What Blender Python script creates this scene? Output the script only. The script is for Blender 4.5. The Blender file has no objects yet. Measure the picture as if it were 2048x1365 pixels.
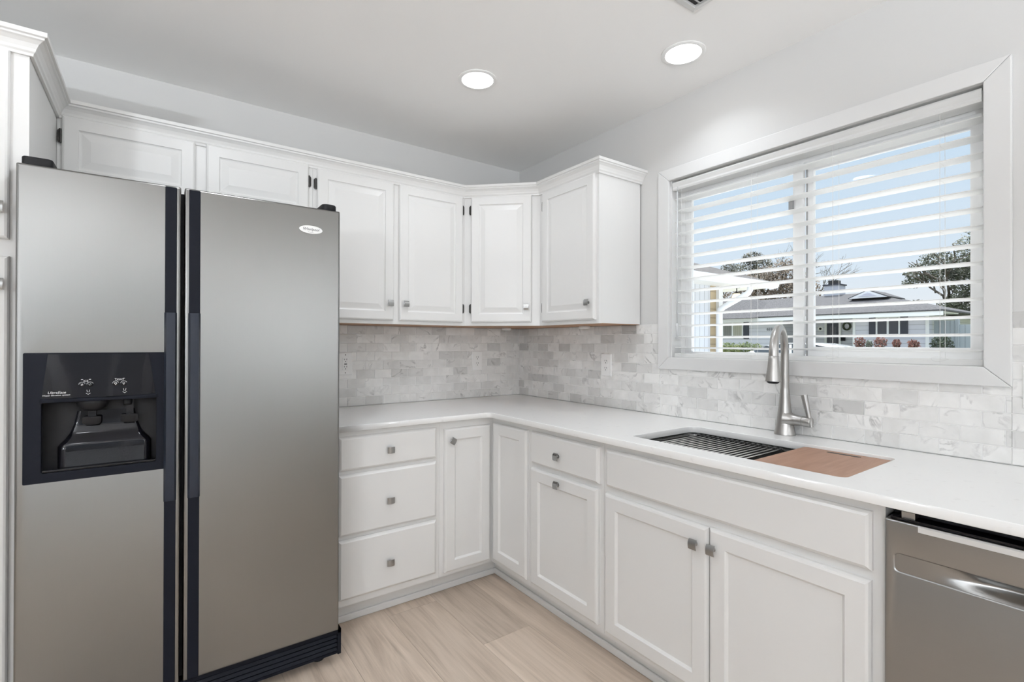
import bpy, bmesh, math, random
from math import sin, cos, pi, radians, sqrt, atan2
from mathutils import Vector, Matrix

random.seed(7)
SC = bpy.context.scene
COL = SC.collection

# ------------------------------------------------------------------ camera
F_PX, YAW, PITCH, ROLL = 988.578, 0.946943, 0.003539, 0.002370
CAM = (-2.0217, -2.7259, 1.2652)
fw = Vector((cos(YAW)*cos(PITCH), sin(YAW)*cos(PITCH), sin(PITCH)))
rt0 = Vector((sin(YAW), -cos(YAW), 0)); up0 = rt0.cross(fw)
rt = cos(ROLL)*rt0 + sin(ROLL)*up0
up = -sin(ROLL)*rt0 + cos(ROLL)*up0
cd = bpy.data.cameras.new('camera'); cam = bpy.data.objects.new('camera', cd); COL.objects.link(cam)
cd.sensor_fit = 'HORIZONTAL'; cd.sensor_width = 36.0; cd.lens = F_PX*36.0/2048.0
cd.clip_start = 0.05; cd.clip_end = 300
cam.matrix_world = Matrix(((rt.x, up.x, -fw.x, CAM[0]), (rt.y, up.y, -fw.y, CAM[1]), (rt.z, up.z, -fw.z, CAM[2]), (0, 0, 0, 1)))
SC.camera = cam

# ------------------------------------------------------------------ world, sun, exposure
SC.view_settings.view_transform = 'Standard'
SC.view_settings.look = 'None'
SC.view_settings.gamma = 1.0
SC.view_settings.use_curve_mapping = False
SC.view_settings.exposure = 0.09
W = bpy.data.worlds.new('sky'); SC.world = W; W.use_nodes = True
nt = W.node_tree; nt.nodes.clear()
wo = nt.nodes.new('ShaderNodeOutputWorld'); bg = nt.nodes.new('ShaderNodeBackground')
tc = nt.nodes.new('ShaderNodeTexCoord'); sx = nt.nodes.new('ShaderNodeSeparateXYZ')
rp = nt.nodes.new('ShaderNodeValToRGB')
for i, (p, c) in enumerate(((0.0, (0.42, 0.42, 0.40, 1)), (0.499, (0.55, 0.55, 0.53, 1)), (0.502, (0.98, 0.985, 1, 1)), (0.56, (0.78, 0.89, 1.0, 1)), (0.66, (0.62, 0.80, 0.98, 1)), (0.82, (0.72, 0.82, 0.95, 1)), (1.0, (0.86, 0.90, 0.95, 1)))):
    e = rp.color_ramp.elements[i] if i < 2 else rp.color_ramp.elements.new(p)
    e.position = p; e.color = c
mp = nt.nodes.new('ShaderNodeMath'); mp.operation = 'MULTIPLY_ADD'; mp.inputs[1].default_value = 0.5; mp.inputs[2].default_value = 0.5
ns = nt.nodes.new('ShaderNodeTexNoise'); ns.inputs['Scale'].default_value = 3.0; ns.inputs['Detail'].default_value = 5
mpg = nt.nodes.new('ShaderNodeMapping'); mpg.inputs['Scale'].default_value = (1, 1, 4)
cr = nt.nodes.new('ShaderNodeValToRGB'); cr.color_ramp.elements[0].position = 0.48; cr.color_ramp.elements[1].position = 0.75
cr.color_ramp.elements[1].color = (0.30, 0.30, 0.30, 1)
mx = nt.nodes.new('ShaderNodeMix'); mx.data_type = 'RGBA'; mx.inputs['B'].default_value = (0.97, 0.98, 1, 1)
L = nt.links
L.new(tc.outputs['Generated'], sx.inputs[0]); L.new(sx.outputs['Z'], mp.inputs[0]); L.new(mp.outputs[0], rp.inputs[0])
L.new(tc.outputs['Generated'], mpg.inputs[0]); L.new(mpg.outputs[0], ns.inputs['Vector']); L.new(ns.outputs['Fac'], cr.inputs[0])
L.new(cr.outputs['Color'], mx.inputs['Factor']); L.new(rp.outputs['Color'], mx.inputs['A'])
L.new(mx.outputs['Result'], bg.inputs['Color'])
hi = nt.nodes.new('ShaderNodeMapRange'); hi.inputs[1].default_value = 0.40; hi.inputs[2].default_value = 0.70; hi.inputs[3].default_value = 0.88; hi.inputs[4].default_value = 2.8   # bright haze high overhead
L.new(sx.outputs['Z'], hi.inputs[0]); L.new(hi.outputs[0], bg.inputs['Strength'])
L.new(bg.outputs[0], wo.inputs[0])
sd = bpy.data.lights.new('sun', 'SUN'); sd.energy = 4.2; sd.angle = radians(3); sd.color = (1, 0.97, 0.92)
so = bpy.data.objects.new('sun', sd); COL.objects.link(so)
so.rotation_euler = Vector((-0.55, -0.30, -0.95)).to_track_quat('-Z', 'Y').to_euler()
SC.cycles.max_bounces = 10; SC.cycles.diffuse_bounces = 6; SC.cycles.glossy_bounces = 4
SC.cycles.transparent_max_bounces = 16; SC.cycles.transmission_bounces = 4
SC.cycles.caustics_reflective = False; SC.cycles.caustics_refractive = False
SC.cycles.sample_clamp_indirect = 4.0
SC.cycles.use_denoising = True
LAMP_W = 4.0        # each recessed lamp
FILL_UP_W = 122.0         # upward part of each fill lamp added behind the viewpoint
FILL_GLOBE_W = 34.0      # globe of each added fill lamp

# ------------------------------------------------------------------ materials
def new_mat(name):
    m = bpy.data.materials.new(name); m.use_nodes = True
    return m, m.node_tree, m.node_tree.nodes['Principled BSDF']
def pm(name, col, rough=0.5, metal=0.0, bump=0.0, bscale=200.0, spec=0.5, coat=0.0):
    m, t, b = new_mat(name)
    b.inputs['Base Color'].default_value = (*col, 1); b.inputs['Roughness'].default_value = rough
    b.inputs['Metallic'].default_value = metal; b.inputs['Specular IOR Level'].default_value = spec
    b.inputs['Coat Weight'].default_value = coat
    tcn = t.nodes.new('ShaderNodeTexCoord'); n = t.nodes.new('ShaderNodeTexNoise')
    n.inputs['Scale'].default_value = bscale; n.inputs['Detail'].default_value = 3
    t.links.new(tcn.outputs['Object'], n.inputs['Vector'])
    if bump:
        bp = t.nodes.new('ShaderNodeBump'); bp.inputs['Strength'].default_value = bump; bp.inputs['Distance'].default_value = 0.002
        t.links.new(n.outputs['Fac'], bp.inputs['Height']); t.links.new(bp.outputs[0], b.inputs['Normal'])
    else:
        mr = t.nodes.new('ShaderNodeMapRange'); mr.inputs[3].default_value = max(0, rough-0.04); mr.inputs[4].default_value = min(1, rough+0.04)
        t.links.new(n.outputs['Fac'], mr.inputs[0]); t.links.new(mr.outputs[0], b.inputs['Roughness'])
    return m
def brushed(name, col, rough, axis, aniso=0.0):
    m, t, b = new_mat(name); b.inputs['Metallic'].default_value = 1
    tcn = t.nodes.new('ShaderNodeTexCoord'); mpn = t.nodes.new('ShaderNodeMapping'); n = t.nodes.new('ShaderNodeTexNoise')
    s = [300, 300, 300]; s[axis] = 4; mpn.inputs['Scale'].default_value = s
    n.inputs['Scale'].default_value = 1; n.inputs['Detail'].default_value = 4
    t.links.new(tcn.outputs['Object'], mpn.inputs[0]); t.links.new(mpn.outputs[0], n.inputs['Vector'])
    mr = t.nodes.new('ShaderNodeMapRange'); mr.inputs[3].default_value = rough-0.008; mr.inputs[4].default_value = rough+0.01
    t.links.new(n.outputs['Fac'], mr.inputs[0]); t.links.new(mr.outputs[0], b.inputs['Roughness'])
    cm = t.nodes.new('ShaderNodeMix'); cm.data_type = 'RGBA'
    cm.inputs['A'].default_value = (*[c*0.988 for c in col], 1); cm.inputs['B'].default_value = (*[min(1, c*1.012) for c in col], 1)
    t.links.new(n.outputs['Fac'], cm.inputs['Factor']); t.links.new(cm.outputs['Result'], b.inputs['Base Color'])
    return m
def brushed_soft(name, col, rough, axis):
    m = brushed(name, col, rough, axis); t = m.node_tree; b = t.nodes['Principled BSDF']
    g = t.nodes.new('ShaderNodeBsdfAnisotropic'); g.distribution = 'BECKMANN'
    t.links.new(b.inputs['Base Color'].links[0].from_socket, g.inputs['Color']); t.links.new(b.inputs['Roughness'].links[0].from_socket, g.inputs['Roughness'])
    t.links.new(g.outputs[0], t.nodes['Material Output'].inputs[0]); t.nodes.remove(b); return m
def glass_mat(name, tint=(1, 1, 1), refl=1.0):
    m, t, b = new_mat(name); t.nodes.remove(b)
    o = t.nodes['Material Output']; tr = t.nodes.new('ShaderNodeBsdfTransparent'); g = t.nodes.new('ShaderNodeBsdfGlossy')
    tr.inputs[0].default_value = (*tint, 1); g.inputs['Roughness'].default_value = 0.02
    f = t.nodes.new('ShaderNodeFresnel'); f.inputs[0].default_value = 1.35
    ml = t.nodes.new('ShaderNodeMath'); ml.operation = 'MULTIPLY'; ml.inputs[1].default_value = refl
    mxx = t.nodes.new('ShaderNodeMixShader')
    t.links.new(f.outputs[0], ml.inputs[0]); t.links.new(ml.outputs[0], mxx.inputs[0])
    t.links.new(tr.outputs[0], mxx.inputs[1]); t.links.new(g.outputs[0], mxx.inputs[2]); t.links.new(mxx.outputs[0], o.inputs[0])
    return m
def emis(name, col, strength):
    m, t, b = new_mat(name); b.inputs['Base Color'].default_value = (*col, 1)
    b.inputs['Emission Color'].default_value = (*col, 1); b.inputs['Emission Strength'].default_value = strength
    return m
def tile_mat():
    m, t, b = new_mat('marble tile'); N = t.nodes.new; k = t.links.new
    at = N('ShaderNodeAttribute'); at.attribute_name = 'tile'; sp = N('ShaderNodeSeparateColor'); k(at.outputs['Color'], sp.inputs[0])
    tcn = N('ShaderNodeTexCoord'); cx = N('ShaderNodeCombineXYZ')
    for i, o in enumerate(('Green', 'Blue', 'Green')):
        q = N('ShaderNodeMath'); q.operation = 'MULTIPLY'; q.inputs[1].default_value = (13, 17, 29)[i]; k(sp.outputs[o], q.inputs[0]); k(q.outputs[0], cx.inputs[i])
    ad = N('ShaderNodeVectorMath'); ad.operation = 'ADD'; k(tcn.outputs['Object'], ad.inputs[0]); k(cx.outputs[0], ad.inputs[1])
    n1 = N('ShaderNodeTexNoise'); n1.inputs['Scale'].default_value = 7; n1.inputs['Detail'].default_value = 5; n1.inputs['Distortion'].default_value = 1.2; k(ad.outputs[0], n1.inputs['Vector'])
    n2 = N('ShaderNodeTexNoise'); n2.inputs['Scale'].default_value = 14; n2.inputs['Detail'].default_value = 6; k(ad.outputs[0], n2.inputs['Vector'])
    v = N('ShaderNodeMath'); v.operation = 'SUBTRACT'; v.inputs[1].default_value = 0.5; k(n1.outputs['Fac'], v.inputs[0])
    va = N('ShaderNodeMath'); va.operation = 'ABSOLUTE'; k(v.outputs[0], va.inputs[0])
    vr = N('ShaderNodeMapRange'); vr.inputs[1].default_value = 0.0; vr.inputs[2].default_value = 0.035; vr.inputs[3].default_value = 1; vr.inputs[4].default_value = 0; k(va.outputs[0], vr.inputs[0])
    vm = N('ShaderNodeMath'); vm.operation = 'MULTIPLY'; k(vr.outputs[0], vm.inputs[0])
    vg = N('ShaderNodeMapRange'); vg.inputs[1].default_value = 0.48; vg.inputs[2].default_value = 0.70; k(n2.outputs['Fac'], vg.inputs[0]); k(vg.outputs[0], vm.inputs[1])
    c1 = N('ShaderNodeMix'); c1.data_type = 'RGBA'; c1.inputs['A'].default_value = (0.905, 0.90, 0.885, 1); c1.inputs['B'].default_value = (0.45, 0.447, 0.437, 1); k(sp.outputs['Red'], c1.inputs['Factor'])
    cl = N('ShaderNodeMix'); cl.data_type = 'RGBA'; cl.blend_type = 'MULTIPLY'; cl.inputs['Factor'].default_value = 0.42
    clr = N('ShaderNodeValToRGB'); clr.color_ramp.elements[0].position = 0.3; clr.color_ramp.elements[0].color = (0.72, 0.72, 0.71, 1); clr.color_ramp.elements[1].position = 0.6; k(n2.outputs['Fac'], clr.inputs[0])
    k(c1.outputs['Result'], cl.inputs['A']); k(clr.outputs[0], cl.inputs['B'])
    c2 = N('ShaderNodeMix'); c2.data_type = 'RGBA'; c2.inputs['B'].default_value = (0.27, 0.265, 0.26, 1)
    vh = N('ShaderNodeMath'); vh.operation = 'MULTIPLY'; vh.inputs[1].default_value = 0.75; k(vm.outputs[0], vh.inputs[0])
    k(vh.outputs[0], c2.inputs['Factor']); k(cl.outputs['Result'], c2.inputs['A']); k(c2.outputs['Result'], b.inputs['Base Color'])
    b.inputs['Roughness'].default_value = 0.28
    return m
def wood_mat(name, attr, ca, cb, cc, scl, rough):
    m, t, b = new_mat(name); N = t.nodes.new; k = t.links.new
    tcn = N('ShaderNodeTexCoord'); vec = tcn.outputs['Object']; sp = None
    if attr:
        at = N('ShaderNodeAttribute'); at.attribute_name = attr; sp = N('ShaderNodeSeparateColor'); k(at.outputs['Color'], sp.inputs[0])
        cx = N('ShaderNodeCombineXYZ')
        for i, o in enumerate(('Green', 'Blue', 'Green')):
            q = N('ShaderNodeMath'); q.operation = 'MULTIPLY'; q.inputs[1].default_value = (11, 23, 37)[i]; k(sp.outputs[o], q.inputs[0]); k(q.outputs[0], cx.inputs[i])
        ad = N('ShaderNodeVectorMath'); ad.operation = 'ADD'; k(vec, ad.inputs[0]); k(cx.outputs[0], ad.inputs[1]); vec = ad.outputs[0]
    mpn = N('ShaderNodeMapping'); mpn.inputs['Scale'].default_value = scl; k(vec, mpn.inputs[0])
    n1 = N('ShaderNodeTexNoise'); n1.inputs['Scale'].default_value = 1; n1.inputs['Detail'].default_value = 7; n1.inputs['Roughness'].default_value = 0.62; n1.inputs['Distortion'].default_value = 0.9; k(mpn.outputs[0], n1.inputs['Vector'])
    r = N('ShaderNodeValToRGB'); e = r.color_ramp.elements; e[0].position = 0.3; e[0].color = (*cb, 1); e[1].position = 0.50; e[1].color = (*ca, 1)
    e2 = e.new(0.70); e2.color = (*cc, 1)
    mp2 = N('ShaderNodeMapping'); mp2.inputs['Scale'].default_value = [q*.22 if q > 5 else q*.7 for q in scl]; k(vec, mp2.inputs[0])
    n2 = N('ShaderNodeTexNoise'); n2.inputs['Scale'].default_value = 1; n2.inputs['Detail'].default_value = 4; n2.inputs['Distortion'].default_value = 1.5; k(mp2.outputs[0], n2.inputs['Vector'])
    mm = N('ShaderNodeMix'); mm.inputs['Factor'].default_value = 0.5; k(n1.outputs['Fac'], mm.inputs['A']); k(n2.outputs['Fac'], mm.inputs['B']); k(mm.outputs['Result'], r.inputs[0])
    out = r.outputs['Color']
    if sp:                                   # knots: small dark ovals with a drawn-out tail along the grain
        mk = N('ShaderNodeMapping'); mk.inputs['Scale'].default_value = (5.2, 2.0, 1); k(vec, mk.inputs[0])
        nk = N('ShaderNodeTexNoise'); nk.inputs['Scale'].default_value = 4; k(mk.outputs[0], nk.inputs['Vector'])
        va = N('ShaderNodeMix'); va.data_type = 'RGBA'; va.inputs['Factor'].default_value = 0.10; k(mk.outputs[0], va.inputs['A']); k(nk.outputs['Color'], va.inputs['B'])
        vk = N('ShaderNodeTexVoronoi'); vk.inputs['Scale'].default_value = 0.8; k(va.outputs['Result'], vk.inputs['Vector'])
        kr = N('ShaderNodeValToRGB'); q = kr.color_ramp.elements; q[0].position = 0.02; q[0].color = (.75, .75, .75, 1); q[1].position = 0.15; q[1].color = (0, 0, 0, 1); k(vk.outputs['Distance'], kr.inputs[0])
        km = N('ShaderNodeMix'); km.data_type = 'RGBA'; km.inputs['B'].default_value = (0.19, 0.15, 0.115, 1); k(kr.outputs['Color'], km.inputs['Factor']); k(out, km.inputs['A']); out = km.outputs['Result']
    if sp:
        hs = N('ShaderNodeHueSaturation'); mr = N('ShaderNodeMapRange'); mr.clamp = False; mr.inputs[3].default_value = 0.84; mr.inputs[4].default_value = 1.12
        k(sp.outputs['Red'], mr.inputs[0]); k(mr.outputs[0], hs.inputs['Value']); k(out, hs.inputs['Color']); out = hs.outputs['Color']
    k(out, b.inputs['Base Color']); b.inputs['Roughness'].default_value = rough
    bp = N('ShaderNodeBump'); bp.inputs['Strength'].default_value = 0.08; bp.inputs['Distance'].default_value = 0.001; k(n1.outputs['Fac'], bp.inputs['Height']); k(bp.outputs[0], b.inputs['Normal'])
    return m
def two_tone(name, ca, cb, scale, rough, p0=0.4, p1=0.6, stretch=(1, 1, 1), detail=4):
    m, t, b = new_mat(name); N = t.nodes.new; k = t.links.new
    tcn = N('ShaderNodeTexCoord'); mpn = N('ShaderNodeMapping'); mpn.inputs['Scale'].default_value = stretch; n = N('ShaderNodeTexNoise')
    n.inputs['Scale'].default_value = scale; n.inputs['Detail'].default_value = detail
    k(tcn.outputs['Object'], mpn.inputs[0]); k(mpn.outputs[0], n.inputs['Vector'])
    r = N('ShaderNodeValToRGB'); e = r.color_ramp.elements; e[0].position = p0; e[0].color = (*ca, 1); e[1].position = p1; e[1].color = (*cb, 1)
    k(n.outputs['Fac'], r.inputs[0]); k(r.outputs[0], b.inputs['Base Color']); b.inputs['Roughness'].default_value = rough
    return m
def lap_mat(name, col, axis, pitch, rough=0.6, depth=0.02):
    m, t, b = new_mat(name); N = t.nodes.new; k = t.links.new
    b.inputs['Base Color'].default_value = (*col, 1); b.inputs['Roughness'].default_value = rough
    tcn = N('ShaderNodeTexCoord'); s = N('ShaderNodeSeparateXYZ'); k(tcn.outputs['Object'], s.inputs[0])
    q = N('ShaderNodeMath'); q.operation = 'MULTIPLY'; q.inputs[1].default_value = 1/pitch; k(s.outputs[axis], q.inputs[0])
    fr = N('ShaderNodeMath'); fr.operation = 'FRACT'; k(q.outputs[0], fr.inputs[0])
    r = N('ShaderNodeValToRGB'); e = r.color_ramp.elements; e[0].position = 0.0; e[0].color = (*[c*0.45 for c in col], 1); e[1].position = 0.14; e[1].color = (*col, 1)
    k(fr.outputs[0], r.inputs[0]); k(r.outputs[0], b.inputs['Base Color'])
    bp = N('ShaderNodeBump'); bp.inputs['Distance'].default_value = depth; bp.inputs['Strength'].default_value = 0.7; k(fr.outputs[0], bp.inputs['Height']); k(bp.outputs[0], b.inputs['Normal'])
    return m

M = {}
M['wall'] = pm('wall paint', (0.655, 0.652, 0.643), 0.75, bump=0.05, bscale=350)
M['ceil'] = pm('ceiling paint', (0.90, 0.895, 0.885), 0.85, bump=0.05, bscale=250)
M['cab'] = pm('cabinet paint', (0.765, 0.762, 0.752), 0.33)
M['trim'] = pm('trim paint', (0.72, 0.72, 0.715), 0.35)
M['toe'] = pm('toe kick paint', (0.72, 0.715, 0.70), 0.5)
M['raw'] = wood_mat('unpainted cabinet underside', None, (0.36, 0.19, 0.095), (0.24, 0.115, 0.055), (0.45, 0.26, 0.14), (3, 60, 60), 0.5)
M['quartz'] = two_tone('white quartz', (0.82, 0.82, 0.812), (0.72, 0.715, 0.71), 38, 0.12, 0.62, 0.80)
M['tile'] = tile_mat()
M['grout'] = pm('grout', (0.88, 0.877, 0.87), 0.9, bump=0.1, bscale=500)
M['plank'] = wood_mat('oak plank floor', 'plank', (0.53, 0.435, 0.352), (0.345, 0.272, 0.215), (0.645, 0.54, 0.45), (55, 2.2, 1), 0.42)
M['steel'] = brushed_soft('brushed steel', (0.265, 0.262, 0.256), 0.32, 2)
M['steel_dw'] = brushed_soft('dishwasher steel', (0.37, 0.372, 0.37), 0.34, 1)
M['sink'] = brushed('sink steel', (0.30, 0.30, 0.295), 0.24, 1)
M['nickel'] = brushed('brushed nickel', (0.46, 0.45, 0.435), 0.33, 2)
M['knob'] = brushed('gunmetal knob', (0.38, 0.38, 0.375), 0.28, 0)
M['hinge'] = pm('dark bronze hinge', (0.045, 0.042, 0.04), 0.4, 0.6)
M['blk_gloss'] = pm('black gloss plastic', (0.005, 0.005, 0.007), 0.08, spec=0.26)
M['blk_sat'] = pm('black satin plastic', (0.007, 0.008, 0.012), 0.40, spec=0.08)
M['blk_grip'] = pm('slate handle plastic', (0.020, 0.024, 0.034), 0.35, spec=0.2)
M['blk_mat'] = pm('black matte plastic', (0.010, 0.010, 0.011), 0.55, spec=0.2)
M['dark_metal'] = pm('dark grey cabinet steel', (0.16, 0.16, 0.16), 0.5, 0.2)
M['white_ink'] = pm('white print', (0.75, 0.75, 0.76), 0.5)
M['dark_ink'] = pm('dark print', (0.05, 0.05, 0.06), 0.5)
M['badge'] = pm('silver badge', (0.80, 0.80, 0.79), 0.25, 0.3)
M['outlet'] = pm('outlet plastic', (0.92, 0.92, 0.91), 0.3)
M['slot'] = pm('slot dark', (0.03, 0.03, 0.03), 0.6)
M['board'] = wood_mat('acacia cutting board', None, (0.34, 0.19, 0.125), (0.24, 0.125, 0.08), (0.43, 0.26, 0.18), (2.2, 38, 8), 0.45)
M['rubber'] = pm('black silicone', (0.015, 0.015, 0.015), 0.5)
M['rod'] = brushed('rack rod steel', (0.62, 0.62, 0.61), 0.22, 0)
M['slat'] = pm('white blind slat', (0.93, 0.93, 0.925), 0.4)
_t = M['slat'].node_tree; _b = _t.nodes['Principled BSDF']; _o = _t.nodes['Material Output']; _tl = _t.nodes.new('ShaderNodeBsdfTranslucent'); _tl.inputs[0].default_value = (0.93, 0.93, 0.92, 1)
_m = _t.nodes.new('ShaderNodeMixShader'); _m.inputs[0].default_value = 0.42; _t.links.new(_b.outputs[0], _m.inputs[1]); _t.links.new(_tl.outputs[0], _m.inputs[2]); _t.links.new(_m.outputs[0], _o.inputs[0])
M['cord'] = pm('blind cord', (0.80, 0.80, 0.79), 0.8)
M['wand'] = pm('clear grey wand', (0.62, 0.63, 0.64), 0.2)
M['vinyl'] = pm('white vinyl frame', (0.92, 0.92, 0.92), 0.35)
M['gasket'] = pm('grey gasket', (0.30, 0.30, 0.30), 0.6)
M['glass'] = glass_mat('window glass', (0.985, 0.99, 0.99), 0.4)
M['led'] = emis('lit lens', (1, 0.985, 0.96), 6.0)
M['fixture'] = pm('white lamp trim', (0.85, 0.85, 0.84), 0.4)
M['vent'] = pm('aluminium register', (0.72, 0.72, 0.71), 0.4, 0.3)
M['duct'] = pm('dark duct', (0.03, 0.03, 0.03), 0.8)
# outside
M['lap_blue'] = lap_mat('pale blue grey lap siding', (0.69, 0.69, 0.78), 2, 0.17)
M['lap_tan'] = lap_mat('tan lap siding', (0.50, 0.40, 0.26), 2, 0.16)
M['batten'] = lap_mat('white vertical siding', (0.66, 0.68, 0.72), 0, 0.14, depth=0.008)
M['shingle'] = two_tone('grey shingles', (0.055, 0.053, 0.056), (0.125, 0.122, 0.126), 7, 0.9, 0.35, 0.65, (1, 3, 8))
M['shingle_brown'] = two_tone('weathered shingles', (0.05, 0.047, 0.045), (0.15, 0.137, 0.13), 9, 0.9, 0.35, 0.65, (1, 6, 6))
M['ext_white'] = pm('white exterior trim', (0.84, 0.85, 0.87), 0.5)
M['soffit'] = pm('soffit paint', (0.80, 0.79, 0.76), 0.6)
M['shutter'] = pm('navy shutter', (0.04, 0.045, 0.065), 0.5)
M['pane_dark'] = pm('dark window pane', (0.06, 0.065, 0.08), 0.08)
M['pane_curtain'] = lap_mat('window with vertical blinds', (0.42, 0.41, 0.34), 1, 0.11, 0.3, 0.005)
M['pane_curtain_grey'] = lap_mat('grey window with vertical blinds', (0.22, 0.22, 0.21), 1, 0.11, 0.3, 0.005)
M['fence'] = lap_mat('grey board fence', (0.36, 0.40, 0.44), 1, 0.15, 0.8, 0.01)
M['leaf_red'] = two_tone('red nandina leaf', (0.17, 0.06, 0.045), (0.34, 0.17, 0.13), 9, 0.6)
M['leaf_pale'] = two_tone('pale shrub leaf', (0.22, 0.25, 0.20), (0.42, 0.45, 0.38), 3, 0.6)
M['leaf_dark'] = two_tone('dark shrub leaf', (0.025, 0.04, 0.02), (0.07, 0.09, 0.05), 3, 0.6)
M['leaf_hedge'] = two_tone('hedge leaf', (0.09, 0.13, 0.03), (0.24, 0.27, 0.09), 2, 0.6)
M['leaf_oak'] = two_tone('oak leaf', (0.045, 0.055, 0.03), (0.13, 0.145, 0.085), 1.5, 0.6)
M['leaf_pine'] = two_tone('far tree leaf', (0.06, 0.06, 0.04), (0.15, 0.145, 0.10), 1.2, 0.6)
M['leaf_brown'] = two_tone('russet winter leaf', (0.13, 0.09, 0.055), (0.28, 0.215, 0.15), 1.2, 0.6)
M['bark'] = two_tone('bark', (0.10, 0.085, 0.07), (0.20, 0.17, 0.14), 6, 0.9)
M['bark_pale'] = two_tone('pale twig', (0.26, 0.23, 0.20), (0.40, 0.36, 0.32), 6, 0.9)
M['grass'] = two_tone('lawn', (0.12, 0.15, 0.05), (0.24, 0.25, 0.11), 3, 0.9)
M['concrete'] = two_tone('driveway concrete', (0.62, 0.61, 0.59), (0.72, 0.71, 0.69), 3, 0.9)
M['car'] = pm('white car paint', (0.82, 0.83, 0.85), 0.2, coat=0.6)
M['car_glass'] = pm('car glass', (0.10, 0.12, 0.14), 0.06)
M['tyre'] = pm('tyre rubber', (0.03, 0.03, 0.03), 0.8)
M['hub'] = pm('alloy wheel', (0.5, 0.5, 0.5), 0.3, 0.9)
M['lantern'] = emis('lit lantern glass', (1.0, 0.83, 0.55), 1.3)
M['brick'] = pm('chimney siding', (0.52, 0.54, 0.60), 0.7)

# ------------------------------------------------------------------ building blocks
WO = {}                                     # world position of every object's origin
def setp(o, label=None, cat=None, group=None, kind=None):
    if label: o['label'] = label
    if cat: o['category'] = cat
    if group: o['group'] = group
    if kind: o['kind'] = kind
    return o
def thing(name, loc, label, cat, group=None, kind=None):
    o = bpy.data.objects.new(name, None); o.empty_display_size = 0.1; o.location = loc; COL.objects.link(o)
    WO[o] = Vector(loc); return setp(o, label, cat, group, kind)
def link_mesh(name, me, mat, parent=None, smooth=False, bevel=0.0, seg=2, recentre=True):
    me.name = name
    if len(me.materials) == 0: me.materials.append(mat)
    o = bpy.data.objects.new(name, me); COL.objects.link(o)
    c = Vector((0, 0, 0))
    if recentre and len(me.vertices):
        xs = [v.co for v in me.vertices]
        lo = Vector((min(v.x for v in xs), min(v.y for v in xs), min(v.z for v in xs))); hi = Vector((max(v.x for v in xs), max(v.y for v in xs), max(v.z for v in xs)))
        c = Vector(((lo.x+hi.x)/2, (lo.y+hi.y)/2, lo.z if parent is None else (lo.z+hi.z)/2)); me.transform(Matrix.Translation(-c))
    WO[o] = c
    if parent is not None:
        o.parent = parent; o.location = c - WO[parent]
    else: o.location = c
    if smooth:
        for p in me.polygons: p.use_smooth = True
        if smooth == 'auto':
            try: me.set_sharp_from_angle(angle=radians(38))
            except Exception: pass
    if bevel:
        bm_ = o.modifiers.new('bevel', 'BEVEL'); bm_.width = bevel; bm_.segments = seg; bm_.limit_method = 'ANGLE'; bm_.angle_limit = radians(35)
    return o
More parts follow.
